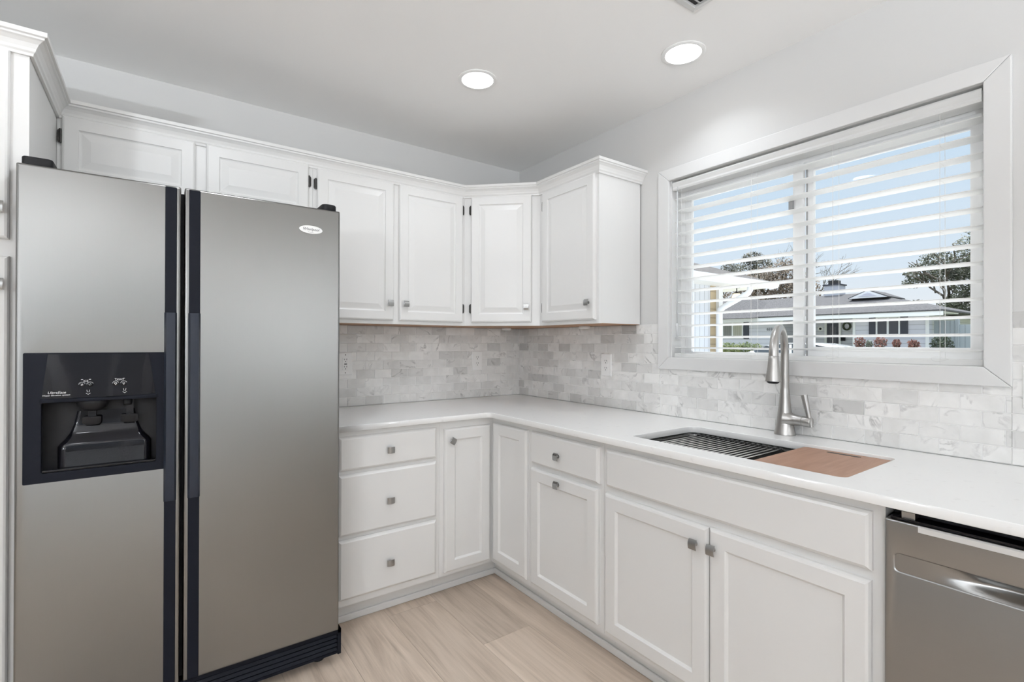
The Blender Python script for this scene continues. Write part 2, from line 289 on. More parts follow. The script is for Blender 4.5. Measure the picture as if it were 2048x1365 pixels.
class MB:
    def __init__(s): s.v = []; s.f = []; s.c = None
    def add(s, vs, fs):
        b = len(s.v); s.v += [tuple(v) for v in vs]; s.f += [tuple(b+i for i in f) for f in fs]; return s
    def box(s, x0, x1, y0, y1, z0, z1):
        x0, x1 = min(x0, x1), max(x0, x1); y0, y1 = min(y0, y1), max(y0, y1); z0, z1 = min(z0, z1), max(z0, z1)
        return s.add([(x0, y0, z0), (x1, y0, z0), (x1, y1, z0), (x0, y1, z0), (x0, y0, z1), (x1, y0, z1), (x1, y1, z1), (x0, y1, z1)],
                     [(0, 3, 2, 1), (4, 5, 6, 7), (0, 1, 5, 4), (1, 2, 6, 5), (2, 3, 7, 6), (3, 0, 4, 7)])
    def prism(s, poly, axis, a, b):         # poly of (p,q) extruded along axis from a to b
        def mk(p, q, t): return ((t, p, q), (p, t, q), (p, q, t))[axis]
        n = len(poly); vs = [mk(p, q, a) for p, q in poly]+[mk(p, q, b) for p, q in poly]
        fs = [tuple(range(n))[::-1], tuple(range(n, 2*n))]+[(i, (i+1) % n, n+(i+1) % n, n+i) for i in range(n)]
        return s.add(vs, fs)
    def tube(s, pts, r, n=8, cap=True):     # r number or list
        pts = [Vector(p) for p in pts]; m = len(pts); rr = r if isinstance(r, (list, tuple)) else [r]*m
        ref = None; vs = []
        for i, p in enumerate(pts):
            d = (pts[min(i+1, m-1)]-pts[max(i-1, 0)]).normalized()
            if ref is None: ref = Vector((0, 0, 1)) if abs(d.z) < 0.9 else Vector((1, 0, 0))
            a = (ref - d*ref.dot(d)).normalized(); b_ = d.cross(a); ref = a
            for j in range(n):
                t = 2*pi*j/n; vs.append(p + (a*cos(t)+b_*sin(t))*rr[i])
        fs = [(i*n+j, i*n+(j+1) % n, (i+1)*n+(j+1) % n, (i+1)*n+j) for i in range(m-1) for j in range(n)]
        if cap: fs += [tuple(range(n))[::-1], tuple((m-1)*n+j for j in range(n))]
        return s.add(vs, fs)
    def lathe(s, prof, c, ax=(0, 0, 1), n=24, cap=True):     # prof (r,h) along ax from c
        c = Vector(c); d = Vector(ax).normalized(); ref = Vector((1, 0, 0)) if abs(d.x) < 0.9 else Vector((0, 1, 0))
        a = (ref-d*ref.dot(d)).normalized(); b_ = d.cross(a); vs = []
        for r, h in prof:
            for j in range(n):
                t = 2*pi*j/n; vs.append(c+d*h+(a*cos(t)+b_*sin(t))*r)
        m = len(prof); fs = [(i*n+j, i*n+(j+1) % n, (i+1)*n+(j+1) % n, (i+1)*n+j) for i in range(m-1) for j in range(n)]
        if cap: fs += [tuple(range(n))[::-1], tuple((m-1)*n+j for j in range(n))]
        return s.add(vs, fs)
    def grid(s, fn, nu, nv):
        vs = [fn(i/nu, j/nv) for j in range(nv+1) for i in range(nu+1)]
        return s.add(vs, [(j*(nu+1)+i, j*(nu+1)+i+1, (j+1)*(nu+1)+i+1, (j+1)*(nu+1)+i) for j in range(nv) for i in range(nu)])
    def mesh(s, fix=True):
        me = bpy.data.meshes.new('m'); me.from_pydata(s.v, [], s.f)
        if fix:
            bm = bmesh.new(); bm.from_mesh(me); bmesh.ops.recalc_face_normals(bm, faces=bm.faces); bm.to_mesh(me); bm.free()
        me.update(); return me
    def obj(s, name, mat, parent=None, fix=True, **k): return link_mesh(name, s.mesh(fix), mat, parent, **k)
class Fr:                                    # a wall frame: a along the wall, z up, d out into the room
    def __init__(s, u, n, o=(0, 0, 0)): s.u = Vector(u).normalized(); s.n = Vector(n).normalized(); s.o = Vector(o)
    def P(s, a, z, d): return s.o + s.u*a + s.n*d + Vector((0, 0, z))
    def mat(s, roll=0.0):
        m = Matrix((s.u, Vector((0, 0, 1)), s.n)).transposed()
        return m @ Matrix.Rotation(roll, 3, 'Z')
    def box(s, mb, a0, a1, z0, z1, d0, d1):
        vs = [s.P(a, z, d) for d in (d0, d1) for z in (z0, z1) for a in (a0, a1)]
        return mb.add(vs, [(0, 1, 3, 2), (4, 6, 7, 5), (0, 4, 5, 1), (2, 3, 7, 6), (0, 2, 6, 4), (1, 5, 7, 3)])
A = Fr((1, 0, 0), (0, -1, 0))                # fridge wall: a = x, d = -y
B = Fr((0, -1, 0), (-1, 0, 0))               # window wall: a = -y, d = -x
def plate_mesh(outer, holes, thick, bevel=0.0, res=2):
    cu = bpy.data.curves.new('c', 'CURVE'); cu.dimensions = '2D'; cu.fill_mode = 'BOTH'
    cu.extrude = max(thick/2-bevel, 0); cu.bevel_depth = bevel; cu.bevel_resolution = res; cu.offset = -bevel
    for pts in [outer]+list(holes):
        sp = cu.splines.new('POLY'); sp.points.add(len(pts)-1); sp.use_cyclic_u = True
        for p, q in zip(sp.points, pts): p.co = (q[0], q[1], 0, 1)
    o = bpy.data.objects.new('c', cu); COL.objects.link(o)
    dg = bpy.context.evaluated_depsgraph_get(); dg.update()
    me = bpy.data.meshes.new_from_object(o.evaluated_get(dg))
    bpy.data.objects.remove(o); bpy.data.curves.remove(cu)
    bm = bmesh.new(); bm.from_mesh(me); bmesh.ops.remove_doubles(bm, verts=bm.verts, dist=1e-5); bmesh.ops.recalc_face_normals(bm, faces=bm.faces); bm.to_mesh(me); bm.free()
    return me
def fr_matrix(fr, a=0, z=0, d=0):
    return Matrix.Translation(fr.P(a, z, d)) @ fr.mat().to_4x4()
def plate(name, fr, outer, holes, d0, d1, mat, parent=None, bevel=0.0, res=2, **k):
    me = plate_mesh(outer, holes, d1-d0, bevel, res); me.transform(fr_matrix(fr, 0, 0, (d0+d1)/2))
    me.materials.clear(); return link_mesh(name, me, mat, parent, **k)
def rr(x0, x1, y0, y1, r, n=5):
    if isinstance(r, (int, float)): r = (r,)*4
    pts = []
    for (cx, cy, a0, q) in ((x1-r[0], y1-r[0], 0, r[0]), (x0+r[1], y1-r[1], 90, r[1]), (x0+r[2], y0+r[2], 180, r[2]), (x1-r[3], y0+r[3], 270, r[3])):
        if q == 0: pts.append((cx, cy)); continue
        for i in range(n+1):
            t = radians(a0+90*i/n); pts.append((cx+q*cos(t), cy+q*sin(t)))
    return pts
def text(name, s, size, fr, a, z, d, mat, parent, align='CENTER', shear=0.0, ext=0.0004, roll=0.0, sx=1.0):
    cu = bpy.data.curves.new('t', 'FONT'); cu.body = s; cu.size = size; cu.align_x = align; cu.align_y = 'CENTER'; cu.shear = shear; cu.extrude = ext
    cu.resolution_u = 3
    o = bpy.data.objects.new('t', cu); COL.objects.link(o)
    dg = bpy.context.evaluated_depsgraph_get(); dg.update()
    me = bpy.data.meshes.new_from_object(o.evaluated_get(dg)); bpy.data.objects.remove(o); bpy.data.curves.remove(cu)
    me.transform(Matrix.Translation(fr.P(a, z, d)) @ fr.mat(roll).to_4x4() @ Matrix.Diagonal((sx, 1, 1, 1)))
    me.materials.clear(); return link_mesh(name, me, mat, parent)
def ring_mesh(fr, a0, a1, z0, z1, d, rings):
    mb = MB(); vs = []
    for ins, dep in rings:
        for (a, z) in ((a0+ins, z0+ins), (a1-ins, z0+ins), (a1-ins, z1-ins), (a0+ins, z1-ins)): vs.append(fr.P(a, z, d+dep))
    n = len(rings); fs = [(0, 3, 2, 1)]+[(i*4+j, i*4+(j+1) % 4, (i+1)*4+(j+1) % 4, (i+1)*4+j) for i in range(n-1) for j in range(4)]+[tuple((n-1)*4+j for j in range(4))]
    return mb.add(vs, fs).mesh()
RAISED = [(0, 0), (0, .012), (.003, .0165), (.008, .019), (.046, .019), (.048, .0145), (.052, .0125), (.056, .0125), (.082, .0185), (.086, .0185)]
SHAKER = [(0, 0), (0, .010), (.004, .0165), (.010, .019), (.053, .019), (.056, .0155), (.061, .0105), (.063, .0105)]
SLAB = [(0, 0), (0, .009), (.005, .015), (.011, .019), (.014, .019)]
# knob: a curved square plate on a round post; hinge: barrel with two leaves
def knob_mesh():
    mb = MB(); w, h, n = .0135, .0155, 8; th = .0028
    def arc(t): return .021 - .007*(t*t) if t < 0 else .021-.0025*t*t
    top = [(t*h, arc(-t)) for t in [-1+2*i/n for i in range(n+1)]]
    vs = []
    for (y, z) in top:
        vs += [(-w, y, z), (w, y, z), (w, y, z-th), (-w, y, z-th)]
    fs = [(0, 1, 2, 3), tuple(4*n+q for q in (3, 2, 1, 0))]
    for i in range(n):
        for j in range(4): fs.append((4*i+j, 4*(i+1)+j, 4*(i+1)+(j+1) % 4, 4*i+(j+1) % 4))
    mb.add(vs, fs); mb.lathe([(.0085, 0), (.0085, .002), (.0052, .004), (.0052, .0195)], (0, 0, 0), (0, 0, 1), 12)
    me = mb.mesh(); me.materials.append(M['knob'])
    for p in me.polygons: p.use_smooth = True
    me.set_sharp_from_angle(angle=radians(40)); me.name = 'knob'; return me
def hinge_mesh():
    mb = MB(); mb.tube([(0, -.026, .004), (0, .026, .004)], .0036, 8)
    mb.add([(-.009, -.018, 0), (.009, -.018, 0), (.009, .018, 0), (-.009, .018, 0), (-.006, -.024, 0), (.006, -.024, 0), (.006, .024, 0), (-.006, .024, 0),
            (-.009, -.018, .002), (.009, -.018, .002), (.009, .018, .002), (-.009, .018, .002), (-.006, -.024, .002), (.006, -.024, .002), (.006, .024, .002), (-.006, .024, .002)],
           [(8, 12, 13, 9, 10, 14, 15, 11), (0, 3, 7, 6, 2, 1, 5, 4), (0, 4, 12, 8), (4, 5, 13, 12), (5, 1, 9, 13), (1, 2, 10, 9), (2, 6, 14, 10), (6, 7, 15, 14), (7, 3, 11, 15), (3, 0, 8, 11)])
    me = mb.mesh(); me.materials.append(M['hinge']); me.name = 'hinge'; return me
KNOB, HINGE = knob_mesh(), hinge_mesh()
def fit(name, me, fr, a, z, d, parent, roll=0.0):
    o = bpy.data.objects.new(name, me); COL.objects.link(o); w = fr.P(a, z, d); WO[o] = w
    o.parent = parent; o.location = w-WO[parent]; o.rotation_euler = fr.mat(roll).to_euler(); return o
def door(fr, a0, a1, z0, z1, d, parent, rings=SHAKER, knob=None, hinges=(), name='door', roll=0.0):
    o = link_mesh(name, ring_mesh(fr, a0, a1, z0, z1, d, rings), M['cab'], parent)
    if knob: fit('knob', KNOB, fr, knob[0], knob[1], d+(.019 if len(knob) < 3 else knob[2]), o, roll)
    for (ha, hz) in hinges: fit('hinge', HINGE, fr, ha, hz, d+.004, o)
    return o
def fbox(fr, a0, a1, z0, z1, d0, d1): return fr.box(MB(), a0, a1, z0, z1, d0, d1)

FLOOR, CEIL = 0.045, 2.438
X0, Y0 = -4.3, -6.2        # far ends of the room, behind the camera

# ------------------------------------------------------------------ room shell
def floor_planks():
    mb = MB(); cols = []; w = 0.2325; e = .0009
    k0 = int((X0+0.711)/w)-1
    for k in range(k0, 5):
        x0 = -0.7115+k*w; x1 = x0+w; e = .0013
        random.seed(100+k)
        off = {-1: -1.036, 0: -0.40, -2: -0.62, -3: -1.31, 1: -1.2}.get(k, -random.random()*1.2)
        y = off+1.22*2
        while y > Y0:
            ya, yb = max(y-1.22, Y0), min(y, 0.0)
            xa, xb = max(x0, X0), min(x1, 0.0)
            if yb-ya > .01 and xb-xa > .01:
                z = FLOOR; d = .0009
                mb.add([(xa, ya, z-d), (xb, ya, z-d), (xb, yb, z-d), (xa, yb, z-d), (xa+e, ya+e, z), (xb-e, ya+e, z), (xb-e, yb-e, z), (xa+e, yb-e, z)],
                       [(4, 5, 6, 7), (0, 1, 5, 4), (1, 2, 6, 5), (2, 3, 7, 6), (3, 0, 4, 7)])
                c_ = (random.random(), random.random(), random.random(), 1); cols += [c_]+[(-2.1, c_[1], c_[2], 1)]*4
            y -= 1.22
    n = len(cols); mb.add([(X0, Y0, FLOOR-.06), (0, Y0, FLOOR-.06), (0, 0, FLOOR-.06), (X0, 0, FLOOR-.06)], [(3, 2, 1, 0)]); cols.append((0.5, 0.5, 0.5, 1))
    me = mb.mesh(False); at = me.attributes.new('plank', 'FLOAT_COLOR', 'FACE')
    for i, c in enumerate(cols): at.data[i].color = c
    return setp(link_mesh('floor', me, M['plank'], recentre=False), kind='structure', label='oak look plank floor')
floor_planks()
setp(MB().box(X0-.14, .14, Y0-.14, .14, CEIL, CEIL+.12).obj('ceiling', M['ceil']), kind='structure')
setp(MB().box(X0-.14, .14, 0, .14, -.1, CEIL).obj('wall_back', M['wall']), kind='structure')
WY0, WY1, WZ0, WZ1 = -2.3650, -1.2280, 1.184, 2.060      # rough opening of the window
wb = MB()
wb.box(0, .14, WY1, 0, -.1, CEIL); wb.box(0, .14, Y0, WY0, -.1, CEIL); wb.box(0, .14, WY0, WY1, -.1, WZ0); wb.box(0, .14, WY0, WY1, WZ1, CEIL)
setp(wb.obj('wall_right', M['wall']), kind='structure')
setp(MB().box(X0-.14, X0, Y0, 0, -.1, CEIL).obj('wall_left', M['wall']), kind='structure')
wf = MB(); DX0, DX1 = -3.3, -1.3                        # garden door in the wall behind the camera
wf.box(X0, DX0, Y0-.14, Y0, -.1, CEIL); wf.box(DX1, .14, Y0-.14, Y0, -.1, CEIL); wf.box(DX0, DX1, Y0-.14, Y0, 2.1, CEIL); wf.box(DX0, DX1, Y0-.14, Y0, -.1, FLOOR)
setp(wf.obj('wall_front', M['wall']), kind='structure')
gd = thing('door_1', ((DX0+DX1)/2, Y0-.07, FLOOR), 'white framed sliding glass garden door', 'door', kind='structure')
plate('door_frame', Fr((1, 0, 0), (0, 1, 0), (0, Y0-.1, 0)), [(DX0, FLOOR), (DX1, FLOOR), (DX1, 2.1), (DX0, 2.1)],
      [[(DX0+.07, FLOOR+.09), (-2.34, FLOOR+.09), (-2.34, 2.02), (DX0+.07, 2.02)], [(-2.26, FLOOR+.09), (DX1-.07, FLOOR+.09), (DX1-.07, 2.02), (-2.26, 2.02)]], 0, .05, M['vinyl'], gd)
MB().box(DX0+.07, -2.34, Y0-.08, Y0-.075, FLOOR+.09, 2.02).obj('pane', M['glass'], gd)
MB().box(-2.26, DX1-.07, Y0-.08, Y0-.075, FLOOR+.09, 2.02).obj('pane', M['glass'], gd)

# marble backsplash: real tiles with their own tone, standing 7 mm off the grout bed
TP, RP = 0.1014, 0.0496; TZ0 = 0.9142; NR = 9
TONE_B = [(-0.797, 1.339, .5), (-0.975, 1.336, .95), (-0.873, 1.338, .5), (-0.049, 1.345, .7), (-0.131, 1.343, .4), (-0.401, 1.338, .3), (-0.819, 1.29, .75), (-1.023, 1.289, .5), (-0.923, 1.289, .4), (-0.077, 1.294, .45), (-0.205, 1.293, .4), (-0.305, 1.293, .4), (-0.05, 1.244, .8), (-0.256, 1.242, .55), (-0.461, 1.241, .7), (-0.669, 1.24, .55), (-0.874, 1.241, .4), (-0.771, 1.24, .2), (-0.971, 1.24, .4), (-1.142, 1.239, .5), (-0.31, 1.192, .45), (-0.923, 1.189, .35), (-0.974, 1.138, .6), (-0.256, 1.143, .45), (-0.748, 1.143, .4), (-1.075, 1.137, .3), (-0.698, 1.093, .6), (-0.51, 1.092, .45), (-0.354, 1.143, .35), (-0.148, 1.042, .6), (-0.251, 1.041, .6), (-0.359, 1.041, .4), (-0.402, 0.986, .5), (-0.017, 0.99, .6), (-0.717, 0.987, .4), (-1.275, 1.028, .2), (-1.381, 1.037, .45), (-1.075, 1.036, .35), (-0.355, 0.939, .6), (-0.562, 0.939, .7), (-0.666, 0.937, .45), (-0.771, 0.936, .5), (-0.867, 0.94, .35), (-0.975, 0.938, .5), (-0.045, 0.938, .5), (-1.329, 0.986, .3), (-1.426, 0.983, .35), (-0.604, 1.097, .25), (-0.571, 1.048, .25), (-1.991, 1.038, .6), (-1.689, 1.039, .35), (-1.806, 1.09, .45), (-1.861, 1.089, .45), (-1.435, 0.992, .35), (-2.091, 0.941, .4), (-2.421, 1.335, .7), (-2.421, 1.303, .75), (-2.421, 1.27, .2), (-2.421, 1.234, .35), (-1.913, 1.056, .25), (-1.825, 0.999, .3), (-1.626, 1.028, .25), (-1.71, 0.996, .3), (-1.979, 0.945, .3), (-2.414, 0.987, .45)]
TONE_A = [(-0.666, 1.346, .65), (-0.764, 1.344, .45), (-1.074, 1.342, .45), (-0.855, 1.343, .4), (-0.973, 1.341, .4), (-0.918, 1.303, .4), (-1.126, 1.298, .4), (-0.518, 1.298, .5), (-0.444, 1.298, .3), (-0.106, 1.294, .7), (-0.165, 1.246, .5), (-0.867, 1.241, .35), (-1.165, 1.247, .35), (-0.518, 1.195, .5), (-0.417, 1.194, .45), (-0.466, 1.146, .45), (-0.364, 1.14, .2), (-0.165, 1.143, .55), (-0.822, 1.096, .5), (-0.425, 1.096, .55), (-0.514, 1.099, .4), (-0.466, 1.049, .35), (-0.059, 1.04, .6), (-0.11, 0.994, .7), (-0.417, 0.995, .45), (-0.213, 0.992, .4), (-0.819, 0.996, .6), (-0.978, 0.946, .5), (-0.465, 0.945, .65), (-0.164, 0.941, .45), (-1.125, 0.997, .35), (-0.535, 0.943, .35), (-0.157, 1.342, .5), (-0.055, 1.343, .55), (-0.334, 1.345, .4), (-0.77, 1.152, .3), (-0.954, 1.147, .3), (-1.114, 1.099, .3), (-0.06, 1.291, .4), (-0.262, 1.249, .3), (-0.371, 0.936, .2)]
def tiles(name, fr, a_lo, a_hi, joint, row0, tones, sgn, hole, zmax):
    mb = MB(); cols = []; g = .0011; random.seed(11 if sgn > 0 else 12)
    fr.box(mb, a_lo, a_hi, TZ0, zmax, 0.0005, .0052); cols += [(-1, 0, 0, 1)]*6
    for r in range(NR):
        z0 = TZ0+r*RP+g; z1 = min(TZ0+(r+1)*RP-g, zmax)
        off = joint+(0 if (r-row0) % 2 == 0 else TP/2)
        k = math.floor((a_lo-off)/TP)
        while off+k*TP < a_hi:
            p0, p1 = off+k*TP+g, off+(k+1)*TP-g; k += 1
            tone = max(0, random.gauss(.10, .07))
            for (tx, tz, tv) in tones:
                if p0 <= tx*sgn <= p1 and z0 <= tz <= z1: tone = tv*.92
            col = (tone, random.random(), random.random(), 1)
            p0, p1 = max(p0, a_lo), min(p1, a_hi); zz1 = z1
            if p1-p0 < .004: continue
            if hole and z1 > hole[2] and p1 > hole[0] and p0 < hole[1]:
                if p0 >= hole[0] and p1 <= hole[1] or (p0+p1)/2 > hole[0] and (p0+p1)/2 < hole[1]:
                    zz1 = hole[2]
                    if p0 < hole[0] or p1 > hole[1]:
                        if z0 > hole[2]:
                            if p0 < hole[0]: p1 = hole[0]
                            else: p0 = hole[1]
                            zz1 = z1
                else:
                    if p0 < hole[0]: p1 = hole[0]
                    else: p0 = hole[1]
            if zz1-z0 < .004 or p1-p0 < .003: continue
            e = .0012; d0, d1 = .0052, .0075
            vs = [fr.P(p0, z0, d0), fr.P(p1, z0, d0), fr.P(p1, zz1, d0), fr.P(p0, zz1, d0), fr.P(p0+e, z0+e, d1), fr.P(p1-e, z0+e, d1), fr.P(p1-e, zz1-e, d1), fr.P(p0+e, zz1-e, d1)]
            mb.add(vs, [(4, 5, 6, 7), (0, 1, 5, 4), (1, 2, 6, 5), (2, 3, 7, 6), (3, 0, 4, 7)]); cols += [col]*5
    me = mb.mesh(False); at = me.attributes.new('tile', 'FLOAT_COLOR', 'FACE')
    for i, c in enumerate(cols): at.data[i].color = c
    me.materials.append(M['tile']); me.materials.append(M['grout'])
    for i, c in enumerate(cols):
        if c[0] < 0: me.polygons[i].material_index = 1
    return setp(link_mesh(name, me, M['tile'], recentre=False), kind='structure')
setp(tiles('trim_1', A, -1.50, -0.0002, -1.1234, 7, TONE_A, 1, None, 1.3585), label='marble brick tile backsplash on the fridge wall')
# the grout bed behind the window opening is left out by building the right wall in three runs
setp(tiles('trim_2', B, .0077, 1.175, 1.382, 3, TONE_B, -1, None, 1.3585), label='marble brick tile backsplash beside the corner')
setp(tiles('trim_3', B, 1.1751, 2.409, 1.382, 3, TONE_B, -1, None, 1.1405), label='marble brick tile backsplash under the window')
setp(tiles('trim_4', B, 2.4091, 3.30, 1.382, 3, TONE_B, -1, None, 1.3585), label='marble brick tile backsplash right of the window')

# ------------------------------------------------------------------ window
wn = thing('window_1', (0.06, -1.797, 1.139), 'white sliding kitchen window above the sink', 'window', kind='structure')
def mitred(mb, y0, y1, z0, z1, w, w2):      # four mitred boards; hair gaps at the joints
    g = .0004; d0, d1 = .0002, .020
    for poly in ([(y0+g, z1), (y1-g, z1), (y1-w-g, z1-w2), (y0+w+g, z1-w2)], [(y0+g, z0), (y1-g, z0), (y1-w-g, z0+w2), (y0+w+g, z0+w2)],
                 [(y0, z0+g), (y0, z1-g), (y0+w, z1-w2-g), (y0+w, z0+w2+g)], [(y1, z0+g), (y1, z1-g), (y1-w, z1-w2-g), (y1-w, z0+w2+g)]):
        mb.prism(poly, 0, -d1, -d0)
cs = MB(); mitred(cs, -2.411, -1.172, 1.1395, 2.106, .0605, .0575)
cs.obj('casing', M['trim'], wn, bevel=.0025)
jm = MB(); jm.box(-.001, .072, WY0, WY0+.012, WZ0, WZ1); jm.box(-.001, .072, WY1-.012, WY1, WZ0, WZ1); jm.box(-.001, .072, WY0+.012, WY1-.012, WZ1-.012, WZ1); jm.box(-.001, .072, WY0+.012, WY1-.012, WZ0, WZ0+.012)
jm.obj('jamb', M['trim'], wn)
Bx = Fr((0, -1, 0), (-1, 0, 0))
plate('window_frame', Bx, [(1.228, WZ0), (2.365, WZ0), (2.365, WZ1), (1.228, WZ1)], [[(1.262, 1.2065), (2.330, 1.2065), (2.330, 1.990), (1.262, 1.990)]], -.135, -.072, M['vinyl'], wn)
plate('sash', Bx, rr(1.262, 1.803, 1.2065, 1.990, 0), [rr(1.293, 1.762, 1.2255, 1.958, 0)], -.098, -.078, M['vinyl'], wn, bevel=.002, res=1)
plate('sash', Bx, rr(1.800, 2.330, 1.2065, 1.990, 0), [rr(1.829, 2.2965, 1.252, 1.958, 0)], -.124, -.104, M['vinyl'], wn, bevel=.002, res=1)
fbox(Bx, 1.8035, 1.8075, 1.208, 1.988, -.1035, -.099).obj('gasket', M['gasket'], wn)
fbox(Bx, 1.293, 1.762, 1.2255, 1.958, -.090, -.086).obj('pane', M['glass'], wn)
fbox(Bx, 1.829, 2.2965, 1.252, 1.958, -.116, -.112).obj('pane', M['glass'], wn)
lk = MB(); fbox_ = Bx.box(lk, 1.752, 1.768, 1.795, 1.865, -.078, -.060); lk.obj('latch', M['gasket'], wn, bevel=.004)

# blind
bl = thing('window_blind', (.035, -1.797, 1.197), 'white slatted blind with open slats hanging inside the window over the sink', 'blind')
BY0, BY1 = -2.347, -1.247
hv = MB(); hv.prism([(-.006, 1.997), (-.009, 2.004), (-.007, 2.012), (-.0115, 2.030), (-.006, 2.037), (.000, 2.0385), (.000, 1.997)], 1, BY0+.002, BY1-.001)
hv.obj('valance', M['slat'], bl)
MB().box(.004, .060, BY0+.004, BY1-.004, 1.9995, 2.037).obj('headrail', M['slat'], bl)
def slat_mesh():
    mb = MB(); n = 6; vs = []; hw = .025; ln = (BY1-BY0)/2-.004
    for y in (-ln, ln):
        for k in range(n+1):
            t = -1+2*k/n; vs.append((t*hw, y, .0022*(1-t*t)+.0015-t*hw*.105))
        for k in range(n, -1, -1):
            t = -1+2*k/n; vs.append((t*hw, y, .0022*(1-t*t)-.0015-t*hw*.105))
    m = 2*(n+1); mb.add(vs, [tuple(range(m)), tuple(range(2*m-1, m-1, -1))]+[(i, (i+1) % m, m+(i+1) % m, m+i) for i in range(m)])
    me = mb.mesh(); me.materials.append(M['slat']); me.name = 'slat'; return me
SLATM = slat_mesh(); zs = [1.2425]+[1.2930+.0552*k for k in range(13)]
for z in zs:
    o = bpy.data.objects.new('slat', SLATM); COL.objects.link(o); o.parent = bl; w = Vector((.034, (BY0+BY1)/2, z)); WO[o] = w; o.location = w-WO[bl]
MB().box(.006, .060, BY0+.002, BY1-.001, 1.1975, 1.2165).obj('bottom_rail', M['slat'], bl, bevel=.002)
for y in (-1.288, -1.627, -1.936, -2.244):
    cb = MB()
    for x in (.0065, .0605): cb.tube([(x, y, 1.2), (x, y, 2.0)], .0007, 5)
    for z in zs: cb.tube([(.0065, y, z-.003), (.0605, y, z-.003)], .0005, 4)
    for k, z0 in enumerate([1.222]):      # gathered loops lying on the bottom rail
        cb.tube([(.0045, y+.022*cos(t)*1.0, z0-.006+.009*sin(t)*abs(cos(t/2))) for t in [2*pi*i/14 for i in range(15)]], .0006, 4)
    cb.obj('ladder_cord', M['cord'], bl)
wd = MB(); wd.tube([(-.014, -1.279, 1.985), (-.014, -1.279, 1.36)], .0035, 6); wd.tube([(-.014, -1.279, 1.36), (-.014, -1.279, 1.285)], [.0048, .0055], 8); wd.tube([(-.010, -1.279, 2.01), (-.016, -1.279, 2.0), (-.014, -1.279, 1.985)], .0016, 6)
wd.obj('tilt_wand', M['wand'], bl, smooth=True)

# ------------------------------------------------------------------ wall cabinets
UB, UT, UD = 1.360, 2.118, .305             # bottom, top, depth of frame face
DZ0, DZ1 = 1.3785, 2.082
def wall_cab(name, fr, a0, a1, z0, z1, label, dmat=None):
    c = fr.P((a0+a1)/2, z0, .15); t = thing(name, c, label, 'cabinet', 'white wall cabinets')
    fbox(fr, a0+.0005, a1-.0005, z0+.001, z1, .0085, UD-.019).obj('body', M['cab'], t)
    fbox(fr, a0+.0003, a1-.0003, z0, z1, UD-.019, UD).obj('face_frame', M['cab'], t)
    fbox(fr, a0+.004, a1-.004, z0-.0012, z0+.001, .0085, UD-.019).obj('underside', M['raw'], t)
    return t
c1 = wall_cab('wall_cabinet', A, -2.318, -1.4306, 1.83, UT, 'short white two door cabinet above the refrigerator')
door(A, -2.3031, -1.8943, 1.85, DZ1+.007, UD, c1, RAISED, None, [(-2.3075, 2.014)])
door(A, -1.8559, -1.4517, 1.85, DZ1+.007, UD, c1, RAISED, None, [(-1.4475, 2.014)])
c2 = wall_cab('wall_cabinet', A, -1.4304, -.6105, UB, UT, 'white two door wall cabinet between the refrigerator and the corner')
door(A, -1.4130, -1.0360, DZ0, DZ1, UD, c2, RAISED, (-1.0578, 1.4655), [(-1.4180, 2.008), (-1.4180, 1.455)])
door(A, -1.0055, -.6295, DZ0, DZ1, UD, c2, RAISED, (-.9737, 1.4655), [(-.6255, 2.008), (-.6255, 1.455)])
# diagonal corner cabinet
D0, D1 = Vector((-.6103, -.3053, 0)), Vector((-.3053, -.6023, 0))
du = (D1-D0).normalized(); Dg = Fr(du, (du.y, -du.x, 0), D0); DW = (D1-D0).length
c3 = thing('corner_cabinet', (-.25, -.25, UB), 'white diagonal single door wall cabinet in the corner of the room', 'cabinet', 'white wall cabinets')
pg = [(-.0087, -.0087), (-.6101, -.0087), (-.6101, -.3051), (-.3051, -.6021), (-.0087, -.6021)]
MB().prism(pg, 2, UB, UT).obj('body', M['cab'], c3)
MB().prism([(-.0127, -.0127), (-.60, -.0127), (-.60, -.295), (-.295, -.59), (-.0127, -.59)], 2, UB-.0012, UB).obj('underside', M['raw'], c3)
door(Dg, .040, DW-.045, DZ0, DZ1, .0003, c3, RAISED, (DW-.072, 1.462), [(.036, 2.008), (.036, 1.455)])
c4 = wall_cab('wall_cabinet', B, .6025, 1.0515, UB, UT, 'white single door wall cabinet next to the window')
door(B, .6385, 1.0350, DZ0, DZ1, UD, c4, RAISED, (.998, 1.4620), [(.634, 2.008), (.634, 1.455)])
# pantry beside the refrigerator
PX = -2.3185; PD = .776
pt = thing('pantry_cabinet', (-2.62, -.39, FLOOR), 'tall white pantry cabinet at the left edge beside the refrigerator', 'cabinet')
fbox(A, -2.94, PX, FLOOR, UT, .001, PD-.019).obj('body', M['cab'], pt)
fbox(A, -2.94, PX, FLOOR+.09, UT, PD-.019, PD).obj('face_frame', M['cab'], pt)
door(A, -2.90, -2.3565, 1.5510, 2.079, PD, pt, RAISED, (-2.378, 1.637), name='door')
door(A, -2.90, -2.3555, .16, 1.5035, PD, pt, RAISED, (-2.377, 1.4245), name='door')
